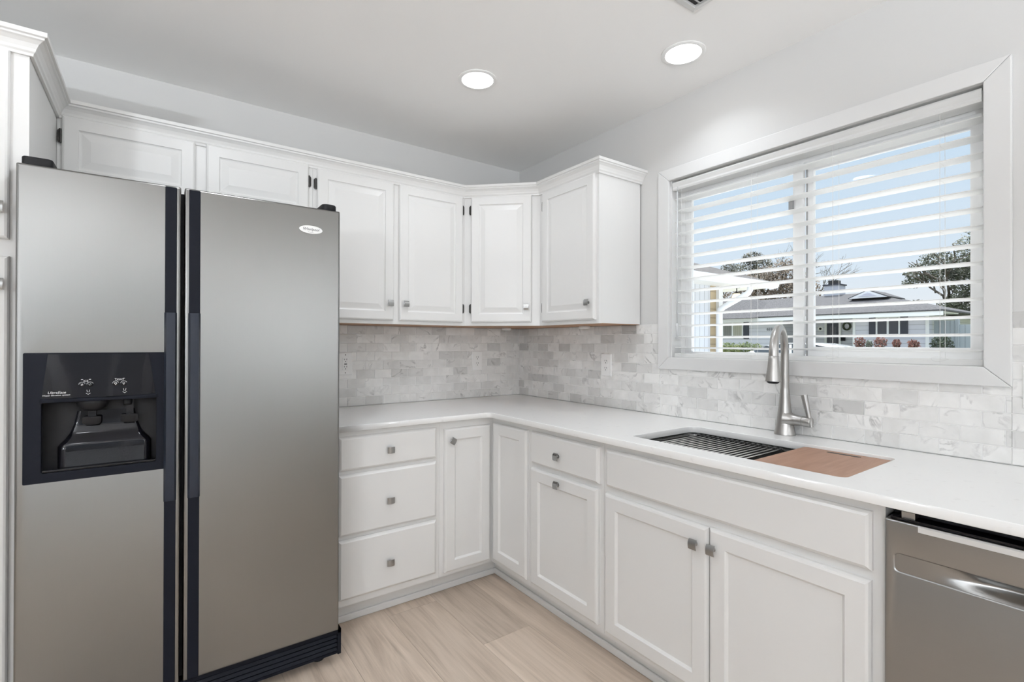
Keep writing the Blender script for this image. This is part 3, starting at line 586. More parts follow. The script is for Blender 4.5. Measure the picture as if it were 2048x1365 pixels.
# crown moulding along all of them
CP = [(0, 2.079), (.008, 2.079), (.0095, 2.086), (.0135, 2.091), (.0155, 2.098), (.0215, 2.110), (.030, 2.118), (.0355, 2.121), (.0355, 2.1265), (.042, 2.1285), (.042, 2.141), (0, 2.141)]
def sweep(path, prof):
    pts = [Vector((p[0], p[1])) for p in path]; mb = MB(); n = len(prof); vs = []
    for i, p in enumerate(pts):
        ds = []
        if i > 0: ds.append((p-pts[i-1]).normalized())
        if i < len(pts)-1: ds.append((pts[i+1]-p).normalized())
        ns = [Vector((d.y, -d.x)) for d in ds]
        if len(ns) == 2:
            m = (ns[0]+ns[1]).normalized(); m = m/max(m.dot(ns[0]), .2)
        else: m = ns[0]
        for (o, z) in prof: vs.append((p.x+m.x*o, p.y+m.y*o, z))
    fs = [tuple(range(n))[::-1], tuple((len(pts)-1)*n+j for j in range(n))]
    for i in range(len(pts)-1):
        for j in range(n): fs.append((i*n+j, i*n+(j+1) % n, (i+1)*n+(j+1) % n, (i+1)*n+j))
    return mb.add(vs, fs)
g = .0006
cm = sweep([(-2.94, -PD-g), (PX+g, -PD-g), (PX+g, -UD-g), (-.6105+g/2, -UD-g), (-.3053-g, -.6023-g/2), (-.3053-g, -1.0515-g), (-.0005, -1.0515-g)], CP).obj('crown_molding', M['cab'])
setp(cm, 'white crown molding running along the tops of the wall cabinets and pantry', 'molding')
# puck lights under the corner cabinets
for (x, y, lb) in ((-.215, -.155, 'small white puck light under the corner cabinet near the fridge wall'), (-.095, -.735, 'small white puck light under the cabinet next to the window')):
    p = thing('puck_light', (x, y, UB-.015), lb, 'light', 'under cabinet puck lights')
    MB().lathe([(.028, 0), (.031, .002), (.031, .012), (.026, .0135)], (x, y, UB-.0148), (0, 0, 1), 24).obj('housing', M['fixture'], p, smooth='auto')
    MB().lathe([(.02, 0), (.02, .002)], (x, y, UB-.0160), (0, 0, 1), 20).obj('lens', M['outlet'], p)

# ------------------------------------------------------------------ base cabinets
BT = .8885; FB = .143                        # top of carcass, bottom of face frame
TA, TB = .540, .556                          # toe kick planes (distance from the walls)
FA, FBd = .606, .619                         # frame planes
def base_cab(name, fr, a0, a1, fd, td, label):
    t = thing(name, fr.P((a0+a1)/2, FLOOR, .3), label, 'cabinet', 'white base cabinets')
    if name == 'sink_cabinet':
        mb = MB(); fr.box(mb, a0+.0005, a0+.018, FB, BT, .009, fd-.019); fr.box(mb, a1-.018, a1-.0005, FB, BT, .009, fd-.019); fr.box(mb, a0+.018, a1-.018, FB, FB+.018, .009, fd-.019); fr.box(mb, a0+.018, a1-.018, FB+.018, BT, .009, .021); mb.obj('body', M['cab'], t)
    else: fbox(fr, a0+.0005, a1-.0005, FB, BT, .009, fd-.019).obj('body', M['cab'], t)
    fbox(fr, a0+.0003, a1-.0003, FB, BT, fd-.019, fd).obj('face_frame', M['cab'], t)
    fbox(fr, a0+.0003, a1-.0003, FLOOR+.001, FB, td-.016, td).obj('toe_kick', M['toe'], t)
    return t
b1 = base_cab('drawer_cabinet', A, -1.4300, -.9230, FA, TA, 'white base cabinet with three stacked drawers beside the refrigerator')
for (z0, z1, kz) in ((.7190, .8640, .789), (.4430, .7035, .5655), (.1735, .4275, .2905)):
    door(A, -1.400, -.9437, z0, z1, FA, b1, SLAB, (-1.176, kz), name='drawer', roll=pi/2)
# corner unit with a two leaf door
b2 = thing('corner_base_cabinet', (-.35, -.35, FLOOR), 'white corner base cabinet with two narrow doors meeting at a right angle', 'cabinet', 'white base cabinets')
pg = [(-.009, -.009), (-.9225, -.009), (-.9225, -FA), (-FBd, -FA), (-FBd, -.9225), (-.009, -.9225)]
MB().prism(pg, 2, FB, BT).obj('body', M['cab'], b2)
tk = MB(); tk.prism([(-.9225, -TA+.016), (-.9225, -TA), (-TB, -TA), (-TB, -.9225), (-TB+.016, -.9225), (-TB+.016, -TA+.016)], 2, FLOOR+.001, FB); tk.obj('toe_kick', M['toe'], b2)
door(A, -.9010, -.6395, .1615, .8505, FA, b2, SHAKER, (-.8640, .7930), name='door', roll=radians(-33))
door(B, .6345, .9130, .1690, .8600, FBd, b2, SHAKER, None, name='door')
b3 = base_cab('base_cabinet', B, .9230, 1.3885, FBd, TB, 'white base cabinet with one drawer over one door between the corner and the sink')
door(B, .9490, 1.3727, .7180, .8630, FBd, b3, SLAB, (1.1390, .7830), name='drawer')
door(B, .9470, 1.3660, .1720, .6985, FBd, b3, SHAKER, (1.1390, .6630), name='door')
b4 = base_cab('sink_cabinet', B, 1.3890, 2.2925, FBd, TB, 'wide white sink base cabinet with a false drawer front over two doors')
door(B, 1.4093, 2.2680, .7200, .8620, FBd, b4, SLAB, None, name='false_front')
door(B, 1.4050, 1.8385, .1660, .6935, FBd, b4, SHAKER, (1.7963, .6330), name='door')
door(B, 1.8420, 2.2665, .1660, .6960, FBd, b4, SHAKER, (1.8575, .6350), name='door')
b5 = base_cab('base_cabinet', B, 2.9000, 3.3000, FBd, TB, 'white base cabinet beyond the dishwasher')
# shoe moulding
sh = MB(); sh.prism([(-1.4290, -TA-.0003), (-1.4290, -TA-.012), (-TB-.012, -TA-.012), (-TB-.012, -2.2920), (-TB-.0003, -2.2920), (-TB-.0003, -TA-.0003)], 2, FLOOR+.0002, FLOOR+.030)
setp(sh.obj('baseboard_corner', M['trim'], bevel=.004), kind='structure')

# ------------------------------------------------------------------ worktop
CA, CB = .641, .658
def ctop():
    r = .030; cx, cy = -CB-r, -CA-r; arc = [(cx+r*cos(radians(t)), cy+r*sin(radians(t))) for t in range(90, -1, -15)]
    outer = [(-.0088, -.0088), (-1.4300, -.0088), (-1.4300, -CA)]+arc+[(-CB, -3.30), (-.0088, -3.30)]
    outer = outer[::-1]
    hole = rr(-.561, -.176, -2.186, -1.471, (.035, .02, .02, .03))
    me = plate_mesh(outer, [hole], .025, .0018, 1); me.transform(Matrix.Translation((0, 0, .9013))); me.materials.clear()
    return setp(link_mesh('worktop', me, M['quartz']), 'white quartz L-shaped worktop with a cutout for the sink', 'worktop')
ctop()

# ------------------------------------------------------------------ sink, rack, board, faucet
sk = thing('kitchen_sink', (-.37, -1.83, .66), 'stainless steel undermount sink set into the white worktop', 'sink')
def sink_mesh():
    mb = MB(); secs = [((-.572, -.165, -2.197, -1.460), .04, .8880), ((-.563, -.174, -2.188, -1.469), .034, .8880), ((-.563, -.174, -2.188, -1.469), .034, .8805), ((-.549, -.188, -2.174, -1.483), .03, .8790), ((-.547, -.190, -2.172, -1.485), .03, .70), ((-.530, -.207, -2.155, -1.502), .03, .675), ((-.49, -.25, -2.10, -1.55), .03, .668)]
    rows = []
    for (bx, r, z) in secs: rows.append([(p[0], p[1], z) for p in rr(*bx, r, 5)])
    n = len(rows[0]); vs = [v for row in rows for v in row]
    fs = [(i*n+j, i*n+(j+1) % n, (i+1)*n+(j+1) % n, (i+1)*n+j) for i in range(len(rows)-1) for j in range(n)]+[tuple((len(rows)-1)*n+j for j in range(n))]
    me = mb.add(vs, fs).mesh(); return me
o = link_mesh('basin', sink_mesh(), M['sink'], sk, smooth='auto')
MB().lathe([(.055, 0), (.055, .002), (.042, .003), (.04, .001)], (-.30, -1.83, .6682), (0, 0, 1), 24).obj('drain', M['nickel'], sk, smooth='auto')
rk = thing('drying_rack', (-.385, -1.70, .8795), 'roll up dish drying rack of steel rods across the left side of the sink', 'rack')
NRD = 17
for i in range(NRD):
    y = -1.535-i*(.325/(NRD-1)); MB().tube([(-.552, y, .8882), (-.222, y, .8882)], .0033, 8).obj('rod', M['rod'], rk, smooth=True)
for x in (-.224, -.546):
    e = MB()
    for i in range(NRD):
        y = -1.535-i*(.325/(NRD-1)); e.box(x-.007, x+.007, y-.0062, y+.0062, .8830, .8945)
    e.box(x-.004, x+.004, -1.866, -1.529, .8795, .8835); e.obj('end_strip', M['rubber'], rk, bevel=.002)
cbm = plate_mesh(rr(-.5585, -.1795, -2.1838, -1.921, (.02, .02, .02, .02)), [rr(-.217, -.203, -2.100, -2.003, .006)], .0192, .002, 1); cbm.transform(Matrix.Translation((0, 0, .8952))); cbm.materials.clear()
cbo = setp(link_mesh('cutting_board', cbm, M['board']), 'brown wooden cutting board fitted over the right end of the sink', 'cutting board')
MB().box(-.2165, -.2035, -2.0990, -2.0040, .8880, .9050).obj('slot_shade', M['slot'], cbo)  # dark block plugging the open slot, its colour standing in for shade inside
fc = thing('faucet', (-.047, -1.79, .9142), 'tall brushed nickel pull down faucet standing behind the sink', 'faucet')
def faucet():
    FX, FY = -.047, -1.790; Z = .9142
    MB().lathe([(.0375, 0), (.0375, .004), (.0345, .012), (.0285, .05), (.0235, .09), (.0195, .13), (.0168, .165), (.0155, .178)], (FX, FY, Z), (0, 0, 1), 32).obj('body', M['nickel'], fc, smooth='auto')
    d = Vector((-.968, -.25, 0)).normalized(); zt = 1.222; R = .0925
    pts = [(FX, FY, 1.0915), (FX, FY, 1.16), (FX, FY, zt)]
    c = Vector((FX, FY, zt))+d*R
    for i in range(1, 15):
        t = pi*i/15*1.02; pts.append(tuple(c - d*R*cos(t)+Vector((0, 0, R*1.08*sin(t)))))
    end = c+d*(R*1.0)+Vector((0, 0, -.004)); pts.append(tuple(end))
    rad = [.0155, .0145, .0140]+[.0140+.0022*(i/15)**2 for i in range(1, 16)]
    MB().tube(pts, rad, 20).obj('spout', M['nickel'], fc, smooth='auto')
    ax = (Vector((0, 0, -1))+d*.10).normalized()
    MB().lathe([(.0155, -.002), (.0170, 0), (.0176, .012), (.0196, .04), (.0228, .068), (.0252, .088), (.0252, .090), (.020, .0905)], end, ax, 28).obj('spray_head', M['nickel'], fc, smooth='auto')
    MB().lathe([(.0205, .090), (.0195, .0935), (.013, .097)], end, ax, 24).obj('nozzle', M['blk_mat'], fc, smooth='auto')
    MB().lathe([(.0168, -.0012), (.0170, .0), (.0168, .0012)], end, ax, 24).obj('seam_ring', M['dark_metal'], fc)
    hx = Vector((-.06, -1, -.02)).normalized(); c0 = Vector((FX, FY, .9745))
    MB().lathe([(.034, .006), (.0290, .018), (.0235, .028), (.0203, .040), (.0192, .055), (.0190, .069)], c0, hx, 24).obj('valve_arm', M['nickel'], fc, smooth='auto')
    MB().lathe([(.0172, .069), (.0172, .0705), (.0190, .0705), (.0188, .096), (.017, .099)], c0, hx, 24).obj('handle_cap', M['nickel'], fc, smooth='auto')
    p0 = c0+hx*.098+Vector((0, 0, -.018)); p1 = c0+hx*.074+Vector((-.004, 0, .100))
    mb = MB(); mb.tube([tuple(p0), tuple(p0.lerp(p1, .25)), tuple(p0.lerp(p1, .6)), tuple(p1)], [.0075, .0080, .0092, .0118], 14); mb.obj('lever', M['nickel'], fc, smooth='auto')
faucet()

# ------------------------------------------------------------------ refrigerator
fg = thing('refrigerator', (-1.89, -.45, FLOOR), 'stainless steel side by side refrigerator with a black water dispenser', 'refrigerator')
FY = .840
MB().box(-2.3125, -1.4640, -.776, -.05, .075, 1.742).obj('body', M['dark_metal'], fg, bevel=.006)
FZ0, FZ1 = .1850, 1.7570
H1, H2 = (-2.0005, -1.9700), (-1.9380, -1.9070)
def fdoor(name, a0, a1, hole):
    me = plate_mesh(rr(a0, a1, FZ0, FZ1, .004, 2), [hole] if hole else [], .060, .006, 4); me.transform(fr_matrix(A, 0, 0, FY-.030)); me.materials.clear()
    return link_mesh(name, me, M['steel'], fg, smooth='auto')
dl = fdoor('freezer_door', -2.3350, -1.9590, rr(-2.312, -2.003, .877, 1.227, .004, 2)); dr = fdoor('refrigerator_door', -1.9495, -1.4620, None)
MB().box(-1.9589, -1.9496, -.80, -.7765, FZ0, FZ1-.012).obj('door_gasket', M['blk_mat'], fg)
for dd, (h0, h1) in ((dl, H1), (dr, H2)):
    ht = MB(); A.box(ht, h0, h1, FZ0+.004, 1.7525, FY-.004, FY+.0045); ht.obj('handle_trim', M['blk_sat'], dd, bevel=.002)
    hb = MB(); prof = [(.768, .0045), (.790, .010), (.84, .016), (.95, .0195), (1.06, .0205), (1.18, .0195), (1.29, .016), (1.335, .010), (1.357, .0045)]
    vs = []
    for (z, d) in prof:
        for (a, k) in ((h0-.0012, 0), (h0+.004, 1), ((h0+h1)/2, 1.06), (h1-.004, 1), (h1+.0012, 0)): vs.append(A.P(a, z, FY+.0046+(d-.0046+.0046)*k))
    n = 5; hb.add(vs, [(i*n+j, i*n+j+1, (i+1)*n+j+1, (i+1)*n+j) for i in range(len(prof)-1) for j in range(4)]+[tuple(range(5)), tuple(range(len(vs)-5, len(vs)))]+[(i*n+4, i*n, (i+1)*n, (i+1)*n+4) for i in range(len(prof)-1)])
    hb.obj('handle', M['blk_grip'], dd, smooth='auto')
for (a0, a1) in ((-2.328, -2.262), (-1.522, -1.468)):
    me = plate_mesh(rr(a0, a1, -.823, -.715, (.02, .02, .012, .012) if a0 < -2 else (.012, .012, .02, .02)), [], .026, .005, 2); me.transform(Matrix.Translation((0, 0, 1.7705))); me.materials.clear()
    link_mesh('hinge_cover', me, M['blk_mat'], fg, smooth='auto')
# bottom grille
gm = MB(); gm.box(-2.315, -1.446, -.815, -.785, .160, .176); gm.box(-2.315, -1.446, -.808, -.776, .0805, .090)
gm.box(-2.315, -1.446, -.780, -.776, .0805, .176)
for k in range(4):
    z = .094+k*.0165; gm.prism([(-.812, z), (-.806, z+.0095), (-.786, z+.0115), (-.786, z+.002)], 0, -2.305, -1.458)
gm.box(-1.458, -1.4455, -.815, -.776, .0805, .176); gm.box(-2.316, -2.305, -.815, -.776, .0805, .176)
gm.obj('base_grille', M['blk_sat'], fg)
for x in (-2.27, -1.51): MB().lathe([(.022, 0), (.022, .012), (.012, .014), (.012, .05)], (x, -.74, FLOOR+.0002), (0, 0, 1), 16).obj('foot', M['blk_mat'], fg)
# badge
bd = plate_mesh([(.0405*cos(t), .0150*sin(t)) for t in [2*pi*i/40 for i in range(40)]], [], .003, .001, 2); bd.transform(fr_matrix(A, -1.5672, 1.6745, FY+.0016)); bd.materials.clear()
bo = link_mesh('oval_badge', bd, M['badge'], dr)
text('lettering', 'Whirlpool', .0135, A, -1.5672, 1.6755, FY+.0033, M['dark_ink'], bo, shear=.25)
sw = MB(); sw.tube([A.P(-1.5672+.026*cos(t), 1.6775+.0085*sin(t), FY+.0033) for t in [radians(150+i*9) for i in range(8)]], .0004, 4); sw.tube([A.P(-1.5672+.016*cos(t), 1.6725+.008*sin(t), FY+.0033) for t in [radians(230+i*9) for i in range(9)]], .0004, 4); sw.obj('swirl', M['dark_ink'], bo)
# dispenser
dp = plate('dispenser', A, rr(-2.3185, -1.9990, .8698, 1.2335, .003, 2), [rr(-2.281, -2.0205, .8960, 1.0940, .006, 3)], FY-.010, FY+.0025, M['blk_sat'], dl, bevel=.001, res=1)
setp(dp, 'black water and ice dispenser panel')
cv = MB(); ca0, ca1, cz0, cz1, cdp = -2.285, -2.0165, .892, 1.098, FY-.052
cv.add([A.P(ca0, cz0, FY-.009), A.P(ca1, cz0, FY-.009), A.P(ca1, cz1, FY-.009), A.P(ca0, cz1, FY-.009), A.P(ca0, cz0, cdp), A.P(ca1, cz0, cdp), A.P(ca1, cz1, cdp), A.P(ca0, cz1, cdp)],
       [(4, 5, 6, 7), (0, 1, 5, 4), (1, 2, 6, 5), (2, 3, 7, 6), (3, 0, 4, 7)])
link_mesh('recess', cv.mesh(False), M['blk_mat'], dp)
cpn = MB()
def cp_pt(u, v):
    aL = -2.2675+(-2.2805+2.2675)*(1-v); aR = -2.0395+(-2.0225+2.0395)*(1-v); a = aL+(aR-aL)*u; z = 1.1045+(1.2305-1.1045)*v
    return A.P(a, z, FY+.0028+.0085*sin(pi*min(max(u, 0), 1))**.5*(1-.75*v)+.002)
cpn.grid(cp_pt, 16, 6)
ctl = cpn.obj('control_panel', M['blk_gloss'], dp, smooth=True)
MB().prism([(-FY-.012, 1.0935), (-FY-.0125, 1.1020), (-FY-.008, 1.1060), (-FY+.006, 1.1060), (-FY+.006, 1.0935)], 0, -2.2835, -2.0185).obj('panel_lip', M['blk_sat'], dp, bevel=.0015)
def pd(u, v): return -(cp_pt(u, v).y)
for (a, g2) in ((-2.1943, 'on'), (-2.1766, 'on'), (-2.1186, 'off'), (-2.0998, 'off')):
    u = (a+2.2760)/(.2500); d = pd(u, .3)
    bt = MB().lathe([(.0072, -.002), (.0072, .0012), (.006, .0016)], A.P(a, 1.1418, d), A.n, 20).obj('button', M['blk_gloss'], dp, smooth='auto')
    rg = MB(); rg.tube([A.P(a+.0074*cos(t), 1.1418+.0074*sin(t), d+.0012) for t in [radians(20+i*14) for i in range(12)]], .0004, 4)
    if g2 == 'off': rg.tube([A.P(a+.0025*cos(t), 1.1428+.0025*sin(t), d+.002) for t in [2*pi*i/10 for i in range(11)]], .0007 if a < -2.11 else .0004, 4); rg.tube([A.P(a, 1.1410, d+.002), A.P(a, 1.1378, d+.002)], .0011, 5)
    else:
        for q in range(4): rg.tube([A.P(a+.0028*cos(q*1.7+a*60), 1.1418+.0028*sin(q*1.7+a*60), d+.002), A.P(a+.001*cos(q*1.7+1), 1.1418+.003*sin(q*1.7+2), d+.002)], .0005, 4)
    rg.obj('icon', M['white_ink'], bt)
    MB().box(a-.0022, a+.0022, -(d+.0022), -(d-.003), 1.1560, 1.1570).obj('indicator', M['white_ink'], dp)
text('lettering', 'ICE', .0075, A, -2.1858, 1.1520, pd(.36, .38)+.0012, M['white_ink'], dp)
text('lettering', 'LIGHT', .0075, A, -2.1092, 1.1535, pd(.67, .38)+.0012, M['white_ink'], dp)
text('lettering', 'UltraEase', .0100, A, -2.2480, 1.1215, pd(.12, .13)+.0015, M['white_ink'], dp, shear=.2)
text('lettering', 'Water filtration system', .0062, A, -2.2490, 1.1142, pd(.11, .08)+.0015, M['white_ink'], dp, shear=.15)
for a in (-2.1805, -2.0975):
    u = (a+2.2790)/.256; d = pd(u, .12)+.001; ar = MB()
    ar.tube([A.P(a-.0048, 1.1170, d), A.P(a, 1.1130, d+.0004), A.P(a+.0048, 1.1170, d)], .0007, 5)
    ar.tube([A.P(a-.0030, 1.1265, d), A.P(a-.0020, 1.1200, d), A.P(a+.0020, 1.1200, d), A.P(a+.0030, 1.1265, d)], .0006, 5)
    ar.obj('icon', M['white_ink'], dp)
# inside the recess: chute, paddles, curved splash wall, tray lip
MB().lathe([(.004, -.034), (.020, -.031), (.032, -.022), (.037, -.008), (.038, .004)], (-2.1740, -(FY-.030), 1.0935), (0, 0, 1), 24).obj('ice_chute', M['blk_mat'], dp, smooth=True)
MB().lathe([(.010, -.020), (.012, -.015), (.012, .004)], (-2.0920, -(FY-.032), 1.0935), (0, 0, 1), 16).obj('water_spout', M['blk_mat'], dp, smooth=True)
MB().box(-2.0965, -2.0895, -(FY-.024), -(FY-.030), 1.085, 1.0925).obj('light_lens', M['white_ink'], dp)
for a in (-2.1750, -2.0865):
    pm_ = plate_mesh(rr(-.0215, .0215, -.014, .012, (.004, .004, .010, .010)), [], .006, .0015, 2)
    pm_.transform(Matrix.Translation(A.P(a, 1.034, FY-.022)) @ Matrix.Rotation(radians(14), 4, 'X') @ A.mat().to_4x4()); pm_.materials.clear(); link_mesh('paddle', pm_, M['blk_mat'], dp, smooth='auto')
    MB().box(a-.009, a+.009, -(FY-.034), -(FY-.030), 1.03, 1.09).obj('paddle_arm', M['blk_mat'], dp)
def splash(u, v):
    pr = [(1.060, .046), (1.020, .044), (.995, .038), (.978, .026), (.968, .020), (.955, .018), (.930, .0165), (.899, .015)]
    f = v*(len(pr)-1); i = min(int(f), len(pr)-2); w = f-i; z = pr[i][0]*(1-w)+pr[i+1][0]*w; d = pr[i][1]*(1-w)+pr[i+1][1]*w
    hw = .072+.038*min(1, v*1.5); t = 2*u-1; edge = max(0, abs(t)-.90)/.10
    return A.P(-2.143+t*hw, z, FY-d-.030*edge**2)
MB().grid(splash, 24, 21).obj('splash_wall', M['blk_gloss'], dp, smooth=True)
MB().box(-2.2805, -2.0210, -(FY+.001), -(FY-.014), .8965, .9035).obj('tray_lip', M['blk_gloss'], dp, bevel=.002)

# ------------------------------------------------------------------ dishwasher
dw = thing('dishwasher', (-.33, -2.596, FLOOR), 'stainless steel dishwasher under the worktop at the right edge', 'dishwasher')
DA0, DA1 = 2.2960, 2.8960; DX = .640
MB().box(-.585, -.03, -DA1+.004, -DA0-.004, FLOOR+.02, .868).obj('tub', M['blk_mat'], dw)
for y in (-DA0-.05, -DA1+.05): MB().lathe([(.018, 0), (.018, .021)], (-.3, y, FLOOR+.0002), (0, 0, 1), 12).obj('foot', M['blk_mat'], dw)
MB().box(-.545, -.515, -DA1+.004, -DA0-.004, FLOOR+.001, .135).obj('toe_panel', M['blk_mat'], dw)
dwd = plate('door', B, rr(DA0, DA1, .145, .8590, .004, 2), [rr(2.3170, 2.8750, .7440, .7830, .008, 4)], DX-.048, DX, M['steel_dw'], dw, bevel=.0045, res=2, smooth='auto')
def pocket(u, v):
    s = min(max((u-.12)/.25, 0), 1)*min(max((.95-u)/.2, 0), 1); s = s*s*(3-2*s)
    prof = .0022+s*(.030*sin(pi*min(1, (v*.92+.08)))**.8)*(1 if v > .45 else (v/.45)**.9)
    return B.P(2.3165+.559*u, .7435+.040*v, DX-prof)
MB().grid(pocket, 48, 12).obj('pocket_handle', M['steel_dw'], dwd, smooth=True)
lp = MB(); lp.prism([(-DX+.001, .8585), (-DX-.0035, .8560), (-DX-.0035, .8445), (-DX+.001, .8425)], 1, -DA1+.002, -2.3600); lp.obj('top_edge', M['vent'], dwd)
MB().box(-.632, -.592, -DA1+.01, -DA0-.01, .8592, .8650).obj('control_strip', M['blk_gloss'], dwd)
MB().box(-.625, -.596, -2.350, -2.325, .8652, .8790).obj('bracket', M['nickel'], dw)

# ------------------------------------------------------------------ outlets
def outlet(fr, a, z, label, gfci=False):
    d = .0076; t = thing('wall_outlet', fr.P(a, z, d), label, 'outlet', 'white wall outlets')
    o = link_mesh('cover_plate', ring_mesh(fr, a-.0375, a+.0375, z-.0610, z+.0610, d, [(0, 0), (0, .003), (.003, .0055), (.005, .0055)]), M['outlet'], t)
    if gfci: fbox(fr, a-.0165, a+.0165, z-.034, z+.034, d+.0055, d+.0075).obj('receptacle', M['outlet'], t, bevel=.001)
    for s in (1, -1):
        zc = z+s*.0195
        if not gfci: plate('receptacle', fr, [(a+.0165*cos(q)*min(1, .0165/.0165), zc+max(-.0135, min(.0135, .0165*sin(q)))) for q in [2*pi*i/24 for i in range(24)]], [], d+.0045, d+.0075, M['outlet'], t)
        sl = MB()
        for da in (-.0062, .0062): fr.box(sl, a+da-.0011, a+da+.0011, zc+.0005, zc+.0085, d+.0070, d+.0078)
        sl.lathe([(.0026, 0), (.0026, .0006)], fr.P(a, zc-.0075, d+.0073), fr.n, 10); sl.obj('slots', M['slot'], t)
    sc = MB()
    if gfci:
        for zc in (z+.049, z-.049): MB().lathe([(.0028, 0), (.0028, .0008)], fr.P(a, zc, d+.0052), fr.n, 10).obj('screw', M['slot'], t)
        fbox(fr, a-.007, a+.007, z-.0040, z-.0010, d+.0070, d+.0080).obj('test_button', M['slot'], t); fbox(fr, a-.007, a+.007, z+.0015, z+.0040, d+.0070, d+.0080).obj('reset_button', M['slot'], t)
    else:
        sc.lathe([(.0028, 0), (.0025, .0008)], fr.P(a, z, d+.0052), fr.n, 10); sc.obj('screw', M['outlet'], t)
    return t
outlet(A, -1.1855, 1.1480, 'white reset button outlet on the marble tile right beside the refrigerator', True)
outlet(A, -.3435, 1.1490, 'white outlet on the marble tile left of the corner below the diagonal cabinet')
outlet(B, .8200, 1.1440, 'white outlet on the marble tile between the corner and the window')
outlet(B, 2.4690, 1.1420, 'white outlet cut by the right edge of the photo beside the window trim')

# ------------------------------------------------------------------ ceiling fixtures
def recessed(x, y, label, w, spread=125, g='recessed ceiling lights'):
    t = thing('recessed_light', (x, y, CEIL), label, 'ceiling light', g)
    MB().lathe([(.086, -.0002), (.086, -.003), (.080, -.0055), (.070, -.0045), (.069, -.0002)], (x, y, CEIL), (0, 0, 1), 48, cap=False).obj('trim_ring', M['fixture'], t, smooth='auto')
    MB().lathe([(.069, -.0035), (.069, -.0008)], (x, y, CEIL), (0, 0, 1), 48).obj('lens', M['led'], t)
    ld = bpy.data.lights.new('lamp', 'AREA'); ld.shape = 'DISK'; ld.size = .13; ld.energy = w; ld.color = (.89, .94, 1); ld.spread = radians(spread)
    lo = bpy.data.objects.new('lamp', ld); COL.objects.link(lo); lo.parent = t; lo.location = (0, 0, -.0065)
    return t
recessed(-.864, -.850, 'round recessed ceiling light nearer the refrigerator wall', LAMP_W*.48)
recessed(-.297, -1.510, 'round recessed ceiling light nearer the window wall', LAMP_W*.36)
for i, (x, y, sp) in enumerate(((-1.80, -1.35, 165), (-2.45, -2.75, 150), (-1.6, -4.8, 125), (-3.3, -4.9, 125))):  # extra recessed lights out of view, added to brighten ceiling and cabinets
    recessed(x, y, 'round recessed ceiling light added out of view as fill', LAMP_W*(1.3 if i == 0 else .9), sp)
vt = thing('air_vent', (-.64, -1.82, CEIL), 'white metal ceiling air vent cut by the top edge of the photo', 'vent')
vx0, vx1, vy0, vy1 = -.787, -.487, -1.964, -1.684
vf = MB(); rings = [(0, -.0002), (0, -.003), (.004, -.006), (.022, -.010), (.024, -.010), (.025, -.0002)]
vs = []
for ins, dz in rings:
    for (x, y) in ((vx0+ins, vy0+ins), (vx1-ins, vy0+ins), (vx1-ins, vy1-ins), (vx0+ins, vy1-ins)): vs.append((x, y, CEIL+dz))
vf.add(vs, [(i*4+j, i*4+(j+1) % 4, (i+1)*4+(j+1) % 4, (i+1)*4+j) for i in range(len(rings)-1) for j in range(4)])
vf.obj('frame', M['vent'], vt)
MB().box(vx0+.025, vx1-.025, vy0+.025, vy1-.025, CEIL-.0012, CEIL-.0003).obj('duct_opening', M['duct'], vt)
for k in range(9):
    y = vy1-.038-k*.027; MB().add([(vx0+.026, y, CEIL-.0015), (vx1-.026, y, CEIL-.0015), (vx1-.026, y-.012, CEIL-.0095), (vx0+.026, y-.012, CEIL-.0095), (vx0+.026, y-.001, CEIL-.0015), (vx1-.026, y-.001, CEIL-.0015), (vx1-.026, y-.013, CEIL-.0095), (vx0+.026, y-.013, CEIL-.0095)],
        [(0, 1, 2, 3), (7, 6, 5, 4), (0, 4, 5, 1), (3, 2, 6, 7), (0, 3, 7, 4), (1, 5, 6, 2)]).obj('louver', M['vent'], vt)
# unseen standing lamps added behind the viewpoint to brighten ceiling and cabinets
def uplight(x, y, label, w, k):
    t = thing('fill_lamp', (x, y, FLOOR), label, 'added fill lamp', 'added uplight fill lamps')
    MB().lathe([(.13, .0002), (.13, .018), (.10, .026), (.02, .032)], (x, y, FLOOR), (0, 0, 1), 28).obj('base', M['nickel'], t, smooth='auto')
    MB().tube([(x, y, FLOOR+.02), (x, y, 1.40)], .012, 12).obj('pole', M['nickel'], t, smooth='auto')
    MB().lathe([(.02, 1.40), (.07, 1.415), (.13, 1.45), (.155, 1.49), (.150, 1.49), (.125, 1.455), (.065, 1.425), (.0, 1.42)], (x, y, 0), (0, 0, 1), 32, cap=False).obj('bowl_shade', M['fixture'], t, smooth='auto')
    ld = bpy.data.lights.new('lamp', 'AREA'); ld.shape = 'DISK'; ld.size = .24; ld.energy = w; ld.color = (.89, .94, 1)
    lo = bpy.data.objects.new('lamp', ld); COL.objects.link(lo); lo.parent = t; lo.location = (0, 0, 1.478-FLOOR); lo.rotation_euler = (pi, 0, 0)
    gm_ = emis('added fill globe', (.89, .94, 1), FILL_GLOBE_W*k/(pi*4*pi*.11**2))
    MB().lathe([(.11*sin(pi*i/16), 1.60-.11*cos(pi*i/16)) for i in range(1, 16)], (x, y, 0), (0, 0, 1), 28).obj('globe', gm_, t, smooth=True)
uplight(-.42, -5.30, 'added uplight fill lamp, unseen behind the viewpoint on the window side', FILL_UP_W*.95, .15)
uplight(-3.90, -3.90, 'added uplight fill lamp, unseen behind the viewpoint on the pantry side', FILL_UP_W*1.9, 1.6)
uplight(-3.95, -5.60, 'added uplight fill lamp, unseen behind the viewpoint in the far left corner', FILL_UP_W*.8, .9)

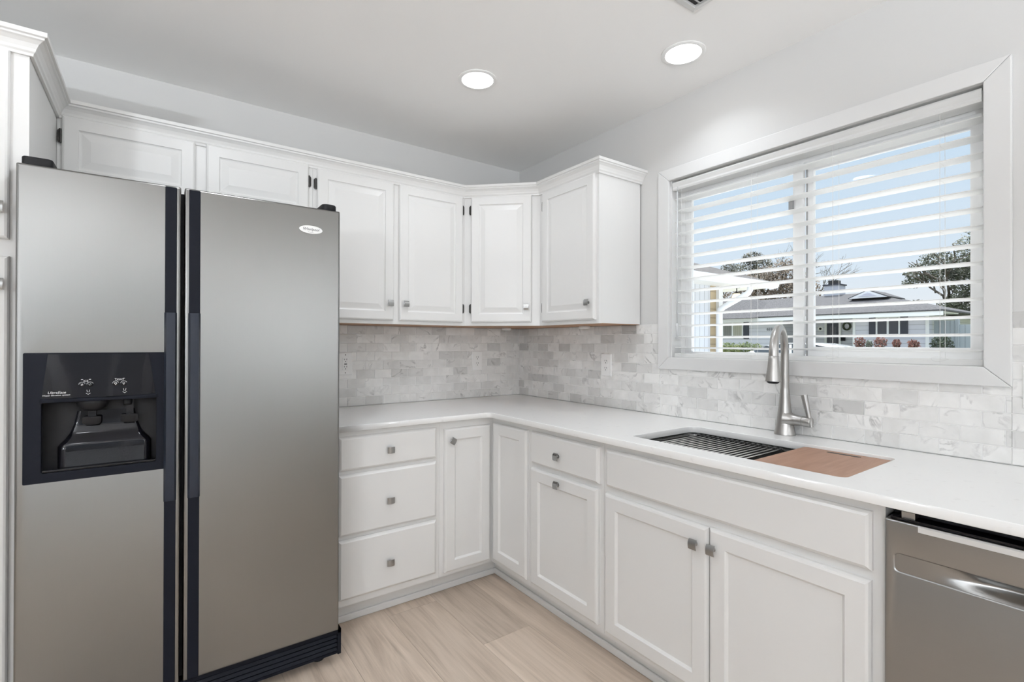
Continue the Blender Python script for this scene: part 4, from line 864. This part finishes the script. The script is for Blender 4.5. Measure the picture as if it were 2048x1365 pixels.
# ------------------------------------------------------------------ outside
GZ = -.15
def leaves(mb, centre, rad, n, size, seed, flat=1.0, fill=.35):
    rnd = random.Random(seed); c = Vector(centre)
    for _ in range(n):
        while True:
            p = Vector((rnd.uniform(-1, 1), rnd.uniform(-1, 1), rnd.uniform(-1, 1)))
            if fill < p.length < 1: break
        q = c+Vector((p.x*rad[0], p.y*rad[1], p.z*rad[2])); s = size*rnd.uniform(.6, 1.3)
        u = Vector((rnd.gauss(0, 1), rnd.gauss(0, 1), rnd.gauss(0, 1))).normalized(); v = u.orthogonal().normalized()
        mb.add([q-u*s*.5, q+v*s*.32, q+u*s*.5, q-v*s*.32], [(0, 1, 2, 3)])
    return mb
def twigs(mb, p, d, ln, r, lev, rnd, spread=.45):
    e = p+d*ln; mid = p+d*ln*.5+Vector((rnd.gauss(0, 1), rnd.gauss(0, 1), rnd.gauss(0, .5)))*ln*.05
    mb.tube([p, mid, e], [r, r*.85, r*.68], 5 if lev > 1 else 4)
    if lev <= 0: return
    for k in range(rnd.choice((2, 3, 3))):
        nd = (d+Vector((rnd.gauss(0, 1), rnd.gauss(0, 1), rnd.gauss(.15, .6)))*spread).normalized()
        twigs(mb, e if k else p+d*ln*.7, nd, ln*rnd.uniform(.6, .82), r*.62, lev-1, rnd, spread)
def tree(name, x, y, h, tr, crown, mat, label, cat='tree', size=.16, seed=1, bark='bark', lev=3, group=None):
    t = thing(name, (x, y, GZ), label, cat, group)
    rnd = random.Random(seed); tb = MB(); tb.tube([(x, y, GZ), (x+.05*h*.2, y, GZ+h*.3), (x, y, GZ+h*.55)], [tr, tr*.85, tr*.7], 8)
    for k in range(4):
        a = 2*pi*k/4+rnd.random(); twigs(tb, Vector((x, y, GZ+h*(.40+.06*k))), Vector((cos(a)*.6, sin(a)*.6, .8)).normalized(), h*.18, tr*.5, lev, rnd)
    tb.obj('trunk', M[bark], t, fix=False, smooth=True)
    if crown:
        lf = MB()
        for i, (cx, cy, cz, rx, ry, rz, n) in enumerate(crown): leaves(lf, (cx, cy, cz), (rx, ry, rz), n, size, seed*31+i)
        lf.obj('foliage', M[mat], t, fix=False)
    return t
gr = MB().box(.8, 90, -50, 60, GZ-.1, GZ).obj('ground', M['grass']); setp(gr, kind='structure', label='lawn between the houses')
st = MB().box(8.5, 16.0, -40, 50, GZ, GZ+.012).obj('driveway', M['concrete']); setp(st, kind='structure', label='pale concrete drive between the houses')
pa = MB().box(.16, 8.4, -5, 1.85, GZ-.02, GZ+.02).obj('patio', M['concrete']); setp(pa, kind='structure', label='pale concrete walk outside the window')
bk = MB().box(-14, 8, -30, Y0-.16, GZ-.1, GZ+.02).obj('terrace', M['concrete']); setp(bk, kind='structure', label='concrete terrace behind the house')

# wing of this house with its porch roof
wg = thing('porch_wing', (4.6, 3.0, GZ), 'white sided porch wing with roof and gutter at the left of the window view', 'building')
MB().box(2.4, 6.13, 2.45, 4.2, GZ, 2.31).obj('wall', M['batten'], wg)
MB().box(6.13, 6.30, 2.44, 4.2, GZ, 2.31).obj('siding', M['lap_tan'], wg)
MB().box(6.30, 6.42, 2.38, 2.50, GZ, 2.31).obj('corner_post', M['ext_white'], wg)
MB().box(1.8, 7.40, 2.0, 4.6, 2.31, 2.345).obj('soffit', M['soffit'], wg)
MB().box(1.8, 7.46, 1.97, 2.0, 2.29, 2.40).obj('fascia', M['ext_white'], wg)
gt = MB(); gt.prism([(1.97, 2.30), (1.90, 2.31), (1.87, 2.385), (1.87, 2.40), (1.885, 2.40), (1.97, 2.392)], 0, 1.8, 7.48); gt.obj('gutter', M['ext_white'], wg)
rf = MB(); rv = [(1.8, 1.88, 2.36), (7.42, 1.88, 2.36), (4.2, 3.28, 3.00), (1.8, 3.28, 3.00), (7.42, 4.68, 2.36), (1.8, 4.68, 2.36)]
rf.add(rv+[(x, y, z+.035) for x, y, z in rv], [(6, 7, 8, 9), (7, 10, 8), (10, 11, 9, 8), (0, 1, 7, 6), (1, 4, 10, 7), (4, 5, 11, 10), (0, 5, 4, 1), (0, 6, 9, 3), (5, 3, 9, 11)]); rf.obj('roof', M['shingle_brown'], wg)
dsx = MB(); dsx.tube([(6.55, 1.93, 2.31), (6.55, 1.94, 2.21), (6.53, 1.96, 2.16), (6.46, 2.03, 2.10), (6.27, 2.27, 1.92), (6.21, 2.31, 1.86), (6.20, 2.32, 1.80), (6.20, 2.32, GZ+.02)], .053, 10); dsx.obj('downspout', M['ext_white'], wg, smooth='auto')
ln_ = thing('porch_lantern', (6.75, 2.30, 2.31), 'lit porch lantern hanging under the porch roof beside the downspout', 'lamp')
MB().lathe([(.06, -.012), (.06, -.0003)], (6.75, 2.30, 2.31), (0, 0, 1), 16).obj('mount', M['blk_sat'], ln_)
MB().tube([(6.75, 2.30, 2.30), (6.75, 2.30, 2.21)], .008, 6).obj('stem', M['blk_sat'], ln_)
MB().lathe([(.012, .0), (.075, -.03), (.02, -.035)], (6.75, 2.30, 2.225), (0, 0, 1), 12).obj('hood', M['blk_sat'], ln_)
MB().lathe([(.05, 2.195), (.085, 2.14), (.075, 2.08), (.03, 2.05)], (6.75, 2.30, 0), (0, 0, 1), 16).obj('shade', M['lantern'], ln_, smooth=True)

# house across the drive
nb = thing('neighbour_house', (23, 7, GZ), 'pale blue grey single storey house with a dark shingle roof across the drive', 'building')
HX = 20.0; HZ = 2.33
def hx(name, x0, x1, y0, y1, z0, z1, m, par=nb): return MB().box(x0, x1, y0, y1, z0, z1).obj(name, M[m], par)
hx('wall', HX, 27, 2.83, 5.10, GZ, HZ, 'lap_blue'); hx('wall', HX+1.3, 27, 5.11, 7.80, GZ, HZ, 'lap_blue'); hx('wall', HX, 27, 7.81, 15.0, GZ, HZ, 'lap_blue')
for (y0, y1) in ((2.80, 2.90), (5.05, 5.14), (7.78, 7.88)): hx('corner_board', HX-.03, HX-.001, y0, y1, GZ, HZ, 'ext_white')
hx('porch_post', HX-.02, HX+.08, 6.52, 6.62, GZ, HZ, 'ext_white')
hx('soffit', HX-.5, HX+1.3, 2.3, 15.2, HZ, HZ+.04, 'soffit'); hx('fascia', HX-.53, HX-.50, 2.3, 15.2, HZ-.10, HZ+.10, 'ext_white')
rf = MB(); ex, rx = HX-.55, 24.0
rf.add([(ex, 2.25, HZ+.05), (ex, 15.3, HZ+.05), (rx, 15.3, 3.50), (rx, 6.0, 3.50), (28, 2.25, HZ+.05), (28, 15.3, HZ+.05), (ex, 2.25, HZ+.10), (ex, 15.3, HZ+.10), (rx, 15.3, 3.56), (rx, 6.0, 3.56), (28, 2.25, HZ+.10), (28, 15.3, HZ+.10)],
       [(6, 9, 8, 7), (6, 10, 9), (9, 10, 11, 8), (0, 1, 7, 6), (0, 6, 10, 4), (0, 4, 5, 1), (4, 10, 11, 5), (1, 5, 11, 8, 7)]); rf.obj('roof', M['shingle'], nb)
# second, nearer hip on the left end
rf2 = MB(); rf2.add([(19.2, 8.6, HZ+.06), (19.2, 15.0, HZ+.06), (22.5, 13.0, 3.62), (22.5, 10.6, 3.62), (25, 8.6, HZ+.3), (25, 15, HZ+.3)], [(0, 3, 2, 1), (0, 4, 3), (3, 4, 5, 2), (1, 2, 5), (0, 1, 5, 4)]); rf2.obj('roof', M['shingle'], nb)
# small gable vent on the ridge
gb = MB(); gb.prism([(4.62, 3.165), (6.00, 3.165), (5.30, 3.475)], 0, 21.93, 23.8); gb.obj('gable', M['ext_white'], nb); gv = MB(); gv.prism([(4.98, 3.235), (5.64, 3.235), (5.30, 3.39)], 0, 21.915, 21.928); gv.obj('gable_louver', M['lap_blue'], nb)
gr_ = MB(); gr_.add([(21.95, 4.60, 3.16), (21.95, 5.30, 3.47), (21.95, 6.02, 3.16), (23.9, 4.60, 3.16), (23.9, 5.30, 3.47), (23.9, 6.02, 3.16), (21.95, 4.60, 3.20), (21.95, 5.30, 3.51), (21.95, 6.02, 3.20), (23.9, 4.60, 3.20), (23.9, 5.30, 3.51), (23.9, 6.02, 3.20)],
    [(6, 7, 10, 9), (7, 8, 11, 10), (0, 3, 4, 1), (1, 4, 5, 2), (0, 1, 7, 6), (1, 2, 8, 7), (3, 9, 10, 4), (4, 10, 11, 5), (0, 6, 9, 3), (2, 5, 11, 8)]); gr_.obj('gable_roof', M['shingle'], nb)
ch = hx('chimney', 23.9, 24.6, 7.10, 7.74, 3.2, 4.02, 'brick'); hx('chimney_cap', 23.85, 24.65, 7.05, 7.79, 4.02, 4.07, 'shutter', ch); hx('flue', 24.0, 24.4, 7.22, 7.60, 4.07, 4.26, 'duct', ch)
def hwin(y0, y1, z0, z1, ms, par=nb):
    w = plate('window', Fr((0, -1, 0), (-1, 0, 0), (HX, 0, 0)), [(-y1-.05, z0-.06), (-y0+.05, z0-.06), (-y0+.05, z1+.05), (-y1-.05, z1+.05)],
              [[(-y1, z0), (-(y0+y1)/2-.03, z0), (-(y0+y1)/2-.03, z1), (-y1, z1)], [(-(y0+y1)/2+.03, z0), (-y0, z0), (-y0, z1), (-(y0+y1)/2+.03, z1)]], .001, .04, M['ext_white'], par)
    for (a, b_, m) in ((y0, (y0+y1)/2-.03, ms[0]), ((y0+y1)/2+.03, y1, ms[1])): hx('pane', HX-.012, HX-.003, a, b_, z0, z1, m, w)
hwin(3.68, 4.33, 1.62, 2.22, ('pane_dark', 'pane_dark')); hwin(9.62, 10.55, 1.56, 2.22, ('pane_curtain', 'pane_curtain_grey'))
for (y0, y1, z0) in ((3.40, 3.62, 1.59), (4.39, 4.60, 1.59), (9.30, 9.54, 1.47)):
    s = hx('shutter', HX-.04, HX-.002, y0, y1, z0, 2.26, 'shutter')
fd = hx('front_door', HX+1.262, HX+1.298, 6.12, 6.56, GZ, 2.12, 'shutter'); hx('door_glass', HX+1.252, HX+1.261, 6.20, 6.46, .2, 1.98, 'pane_dark', fd)
hx('door_trim', HX+1.25, HX+1.299, 6.57, 6.66, GZ, 2.2, 'ext_white'); hx('door_trim', HX+1.25, HX+1.299, 6.02, 6.11, GZ, 2.2, 'ext_white')
text('house_number', '6556', .17, Fr((0, -1, 0), (-1, 0, 0), (HX, 0, 0)), -8.32, 1.885, .012, M['dark_ink'], nb, ext=.004)
wrt = MB().tube([(HX+1.27, 5.82+.13*cos(t), 1.985+.15*sin(t)) for t in [2*pi*i/16 for i in range(17)]], .04, 6).obj('door_wreath', M['leaf_dark']); setp(wrt, 'round dark wreath hanging on the blue grey wall right of the front door', 'wreath')
prt = thing('round_wall_plaque', (HX+1.28, 6.83, 1.82), 'small round white plaque with a dark centre on the wall left of the front door', 'plaque')
MB().lathe([(.11, .001), (.11, .02)], (HX+1.299, 6.83, 1.90), (-1, 0, 0), 20).obj('disc', M['ext_white'], prt); MB().lathe([(.05, .021), (.05, .027)], (HX+1.299, 6.83, 1.90), (-1, 0, 0), 16).obj('centre', M['blk_mat'], prt)
mlb = thing('mailbox', (HX+1.2, 5.95, 1.38), 'small black mailbox on the wall beside the front door', 'mailbox')
MB().box(HX+1.20, HX+1.298, 5.88, 6.02, 1.38, 1.56).obj('box', M['blk_sat'], mlb); MB().box(HX+1.19, HX+1.2, 5.88, 6.02, 1.50, 1.57).obj('lid', M['blk_sat'], mlb)
# fence beyond the corner of the house
fn = thing('board_fence', (20.6, 1.2, GZ), 'grey vertical board fence right of the pale blue house', 'fence')
MB().box(20.5, 20.54, 2.20, 2.79, GZ, 2.08).obj('panel', M['fence'], fn); MB().box(20.5, 20.54, -3.0, 2.10, GZ, 1.93).obj('panel', M['fence'], fn); MB().box(20.45, 20.55, 2.10, 2.20, GZ, 2.12).obj('post', M['fence'], fn)
# shrubs along the house
def shrub(y, z, ry, rz, mat, label, n=230, size=.085, x=19.1, group=None, cat='shrub', name='shrub'):
    t = thing(name, (x, y, GZ), label, cat, group); rnd = random.Random(int(y*100))
    s = MB()
    for k in range(7):
        a = 2*pi*k/7; s.tube([(x, y, GZ), (x+.1*cos(a), y+ry*.5*cos(a+1), z*.6), (x+.15*cos(a), y+ry*.8*cos(a+1), z+rz*.5)], [.015, .012, .006], 5)
    s.obj('stems', M['bark'], t, fix=False)
    lf = MB(); leaves(lf, (x, y, z), (min(ry, .3)*1.15, ry*1.1, rz*1.15), n, size, int(y*77)+3, fill=0.0); leaves(lf, (x, y, z*.55), (min(ry, .3), ry*.7, z*.6), n//2, size, int(y*57)+3, fill=0.1); lf.obj('leaves', M[mat], t, fix=False)
    return t
shrub(4.60, 1.30, .17, .20, 'leaf_red', 'red leaved shrub leftmost under the shuttered window of the blue grey house')
shrub(4.30, 1.20, .09, .18, 'leaf_pale', 'pale variegated shrub between two red shrubs at the blue grey house')
shrub(3.97, 1.30, .21, .20, 'leaf_red', 'widest red leaved shrub under the middle of the shuttered window')
shrub(3.48, 1.26, .11, .15, 'leaf_red', 'small narrow red leaved shrub under the right shutter')
shrub(3.00, 1.25, .16, .14, 'leaf_red', 'red leaved shrub nearest the white corner board of the blue grey house')
shrub(2.25, 1.15, .29, .38, 'leaf_dark', 'dark green rounded bush at the right corner of the blue grey house', 900, .08, name='bush')
hd = thing('hedge', (17, 8.0, GZ), 'low yellow green hedge below the left window of the blue grey house', 'hedge')
lf = MB()
for k in range(7): leaves(lf, (17, 8.75-k*.24, 1.03+.03*sin(k*2)), (.3, .22, .26), 260, .09, 400+k, fill=0)
for k in range(7): leaves(lf, (17, 8.75-k*.24, .45), (.3, .22, .5), 200, .10, 500+k, fill=0)
lf.obj('leaves', M['leaf_hedge'], hd, fix=False)
MB().tube([(17, 8.8, GZ), (17, 8.8, .6)], .03, 6).obj('stem', M['bark'], hd)
MB().tube([(17, 7.6, GZ), (17, 7.6, .6)], .03, 6).obj('stem', M['bark'], hd)

# parked car
cr_ = thing('car', (13.6, 4.2, GZ), 'white car parked across the drive behind the faucet', 'car')
def car():
    Z = GZ+.045
    prof = [(6.35, .30), (6.45, .62), (6.30, .83), (5.72, .96), (5.35, 1.03), (4.90, 1.20), (4.55, 1.285), (4.05, 1.315), (3.55, 1.29), (3.10, 1.225), (2.75, 1.12), (2.35, 1.06), (1.98, 1.03), (1.85, .80), (1.88, .35)]
    prof = [(y, z) for y, z in prof]
    body = MB(); secs = []
    for (x, s, zs) in ((12.78, .985, .0), (12.72, 1.0, .0)): pass
    lower = [(6.35, .20), (6.47, .45), (6.42, .68), (6.20, .86), (5.50, .98), (2.35, 1.02), (1.98, 1.0), (1.86, .75), (1.88, .30), (2.2, .18), (6.0, .18)]
    vs = []; n = len(lower)
    for (x, f, dz) in ((12.74, .97, .03), (12.70, 1, 0), (14.46, 1, 0), (14.42, .97, .03)):
        for (y, z) in lower: vs.append((x, 4.17+(y-4.17)*f, Z+.08+z*(1 if f == 1 else .985)))
    body.add(vs, [tuple(range(n)), tuple(range(4*n-1, 3*n-1, -1))]+[(i*n+j, i*n+(j+1) % n, (i+1)*n+(j+1) % n, (i+1)*n+j) for i in range(3) for j in range(n)])
    bo_ = body.obj('body', M['car'], cr_, smooth='auto')
    gh = [(5.62, .98), (5.25, 1.10), (4.85, 1.235), (4.50, 1.295), (4.05, 1.315), (3.55, 1.295), (3.15, 1.225), (2.80, 1.125), (2.45, 1.03)]
    roof = MB(); vs = []; n = len(gh)
    for (x, k) in ((12.76, 0), (12.93, 1), (14.23, 1), (14.40, 0)):
        for i, (y, z) in enumerate(gh): vs.append((x, y, Z+.08+z-(.03 if not k else 0)))
    roof.add(vs, [(i*n+j, i*n+j+1, (i+1)*n+j+1, (i+1)*n+j) for i in range(3) for j in range(n-1)])
    roof.obj('roof', M['car'], cr_, smooth='auto')
    for x, s in ((12.80, 'l'), (14.36, 'r')):
        sg = MB(); pts = [(5.42, 1.0), (5.15, 1.09), (4.82, 1.195), (4.48, 1.25), (4.05, 1.265), (3.57, 1.245), (3.20, 1.18), (2.85, 1.09), (2.62, 1.03), (3.5, .99)]
        sg.prism([(y, Z+.075+z) for y, z in pts], 0, x-.012, x+.012); sg.obj('side_window', M['car_glass'], cr_)
        pl_ = MB(); pl_.prism([(4.10, Z+1.06), (4.17, Z+1.06), (4.17, Z+1.345), (4.10, Z+1.345)], 0, x-.018, x+.018); pl_.obj('door_pillar', M['car'], cr_)
    mr_ = MB(); mr_.lathe([(.02, -.09), (.06, -.05), (.065, .03), (.02, .07)], (12.62, 5.18, Z+1.08), (0, 1, 0), 12); mr_.tube([(12.66, 5.18, Z+1.06), (12.78, 5.16, Z+1.05)], .02, 6); mr_.obj('mirror', M['car'], cr_, smooth=True)
    for (x, y) in ((12.80, 5.52), (12.80, 2.80), (14.20, 5.52), (14.20, 2.80)):
        tw = MB().lathe([(.20, -.02), (.31, -.02), (.325, .02), (.325, .16), (.31, .20), (.20, .20)], (x-.09, y, GZ+.0125+.325), (1, 0, 0), 24).obj('wheel', M['tyre'], cr_, smooth='auto')
        MB().lathe([(.19, -.022), (.19, .10)], (x-.09, y, GZ+.0125+.325), (1, 0, 0), 20).obj('hubcap', M['hub'], tw)
car()

# trees beyond the house
tree('russet_tree', 30.16, 13.54, 6.9, .16, [(30.16, 15.29, 4.57, 1.31, 1.20, 1.09, 1500), (30.16, 13.87, 5.01, 1.31, 1.31, 1.31, 1900), (30.16, 12.56, 5.34, 1.31, 1.20, 1.20, 1700), (30.16, 11.58, 4.57, 1.09, 1.09, 1.09, 1200), (30.16, 13.65, 3.81, 1.31, 2.62, 0.87, 1700), (30.16, 12.45, 6.21, 0.87, 0.76, 0.44, 260)], 'leaf_brown', 'russet brown tree standing behind the left end of the blue grey roof', size=.15, seed=3, lev=3)
tree('pine_tree', 42, 23.2, 8.6, .2, [(42, 23.2, 8.4, .8, .75, .5, 420), (42, 23.0, 7.7, .9, 1.0, .5, 520)], 'leaf_pine', 'small rounded pine crown left of the russet tree', size=.20, seed=5, lev=1)
tree('pine_tree', 39, 19.4, 9.2, .25, [(39, 19.3, 8.5, 1.0, .9, .5, 560), (39, 18.6, 7.8, 1.1, .9, .7, 560), (39, 20.0, 7.6, 1.1, 1.0, .8, 680), (39, 19.2, 6.9, 1.1, 1.2, .6, 620)], 'leaf_pine', 'taller pine crown rising above the russet tree', size=.20, seed=6, lev=1)
tree('bare_tree', 34.5, 14.6, 8.6, .085, None, None, 'bare branched winter tree left of the window mullion', seed=8, bark='bark', lev=4)
tree('bare_tree', 33, 11.9, 7.2, .075, None, None, 'bare branched winter tree just right of the window mullion', seed=12, bark='bark', lev=4)
tree('oak_tree', 29.5, 4.4, 7.0, .13, [(29.5, 5.5, 4.9, .8, .75, .45, 800), (29.5, 4.9, 5.5, .8, .7, .40, 560), (29.5, 5.75, 4.4, .6, .55, .3, 380), (29.5, 4.7, 4.6, .8, .7, .4, 600), (29.5, 3.9, 5.0, 1.0, .8, .6, 1300), (29.5, 3.6, 5.9, .9, .7, .5, 520), (29.5, 3.4, 6.5, .8, .6, .3, 160), (29.5, 3.5, 4.2, 1.0, .9, .9, 1700), (29.5, 3.7, 3.1, 1.0, .9, .8, 1600), (29.5, 3.3, 2.2, .9, .9, .8, 1100), (29.5, 4.3, 3.2, .7, .6, .4, 450), (29.5, 2.5, 4.0, 1.0, .9, 2.0, 1500)], 'leaf_oak', 'dark green oak tree at the right of the window view', size=.13, seed=9, lev=2)
fl = thing('tree_line', (40, 10, GZ), 'low dark line of distant trees beyond the right end of the blue grey roof', 'trees', kind='stuff')
lf = MB()
for k in range(12): leaves(lf, (40, 4.6+k*.95, 3.2+.45*sin(k*1.7)), (1.0, .8, .9), 260, .24, 700+k, fill=0)
lf.obj('foliage', M['leaf_pine'], fl, fix=False)
tk_ = MB()
for k in range(12): tk_.tube([(40, 4.6+k*.95, GZ), (40, 4.6+k*.95, 3.0)], .1, 6)
tk_.obj('trunks', M['bark'], fl)['kind'] = 'stuff'
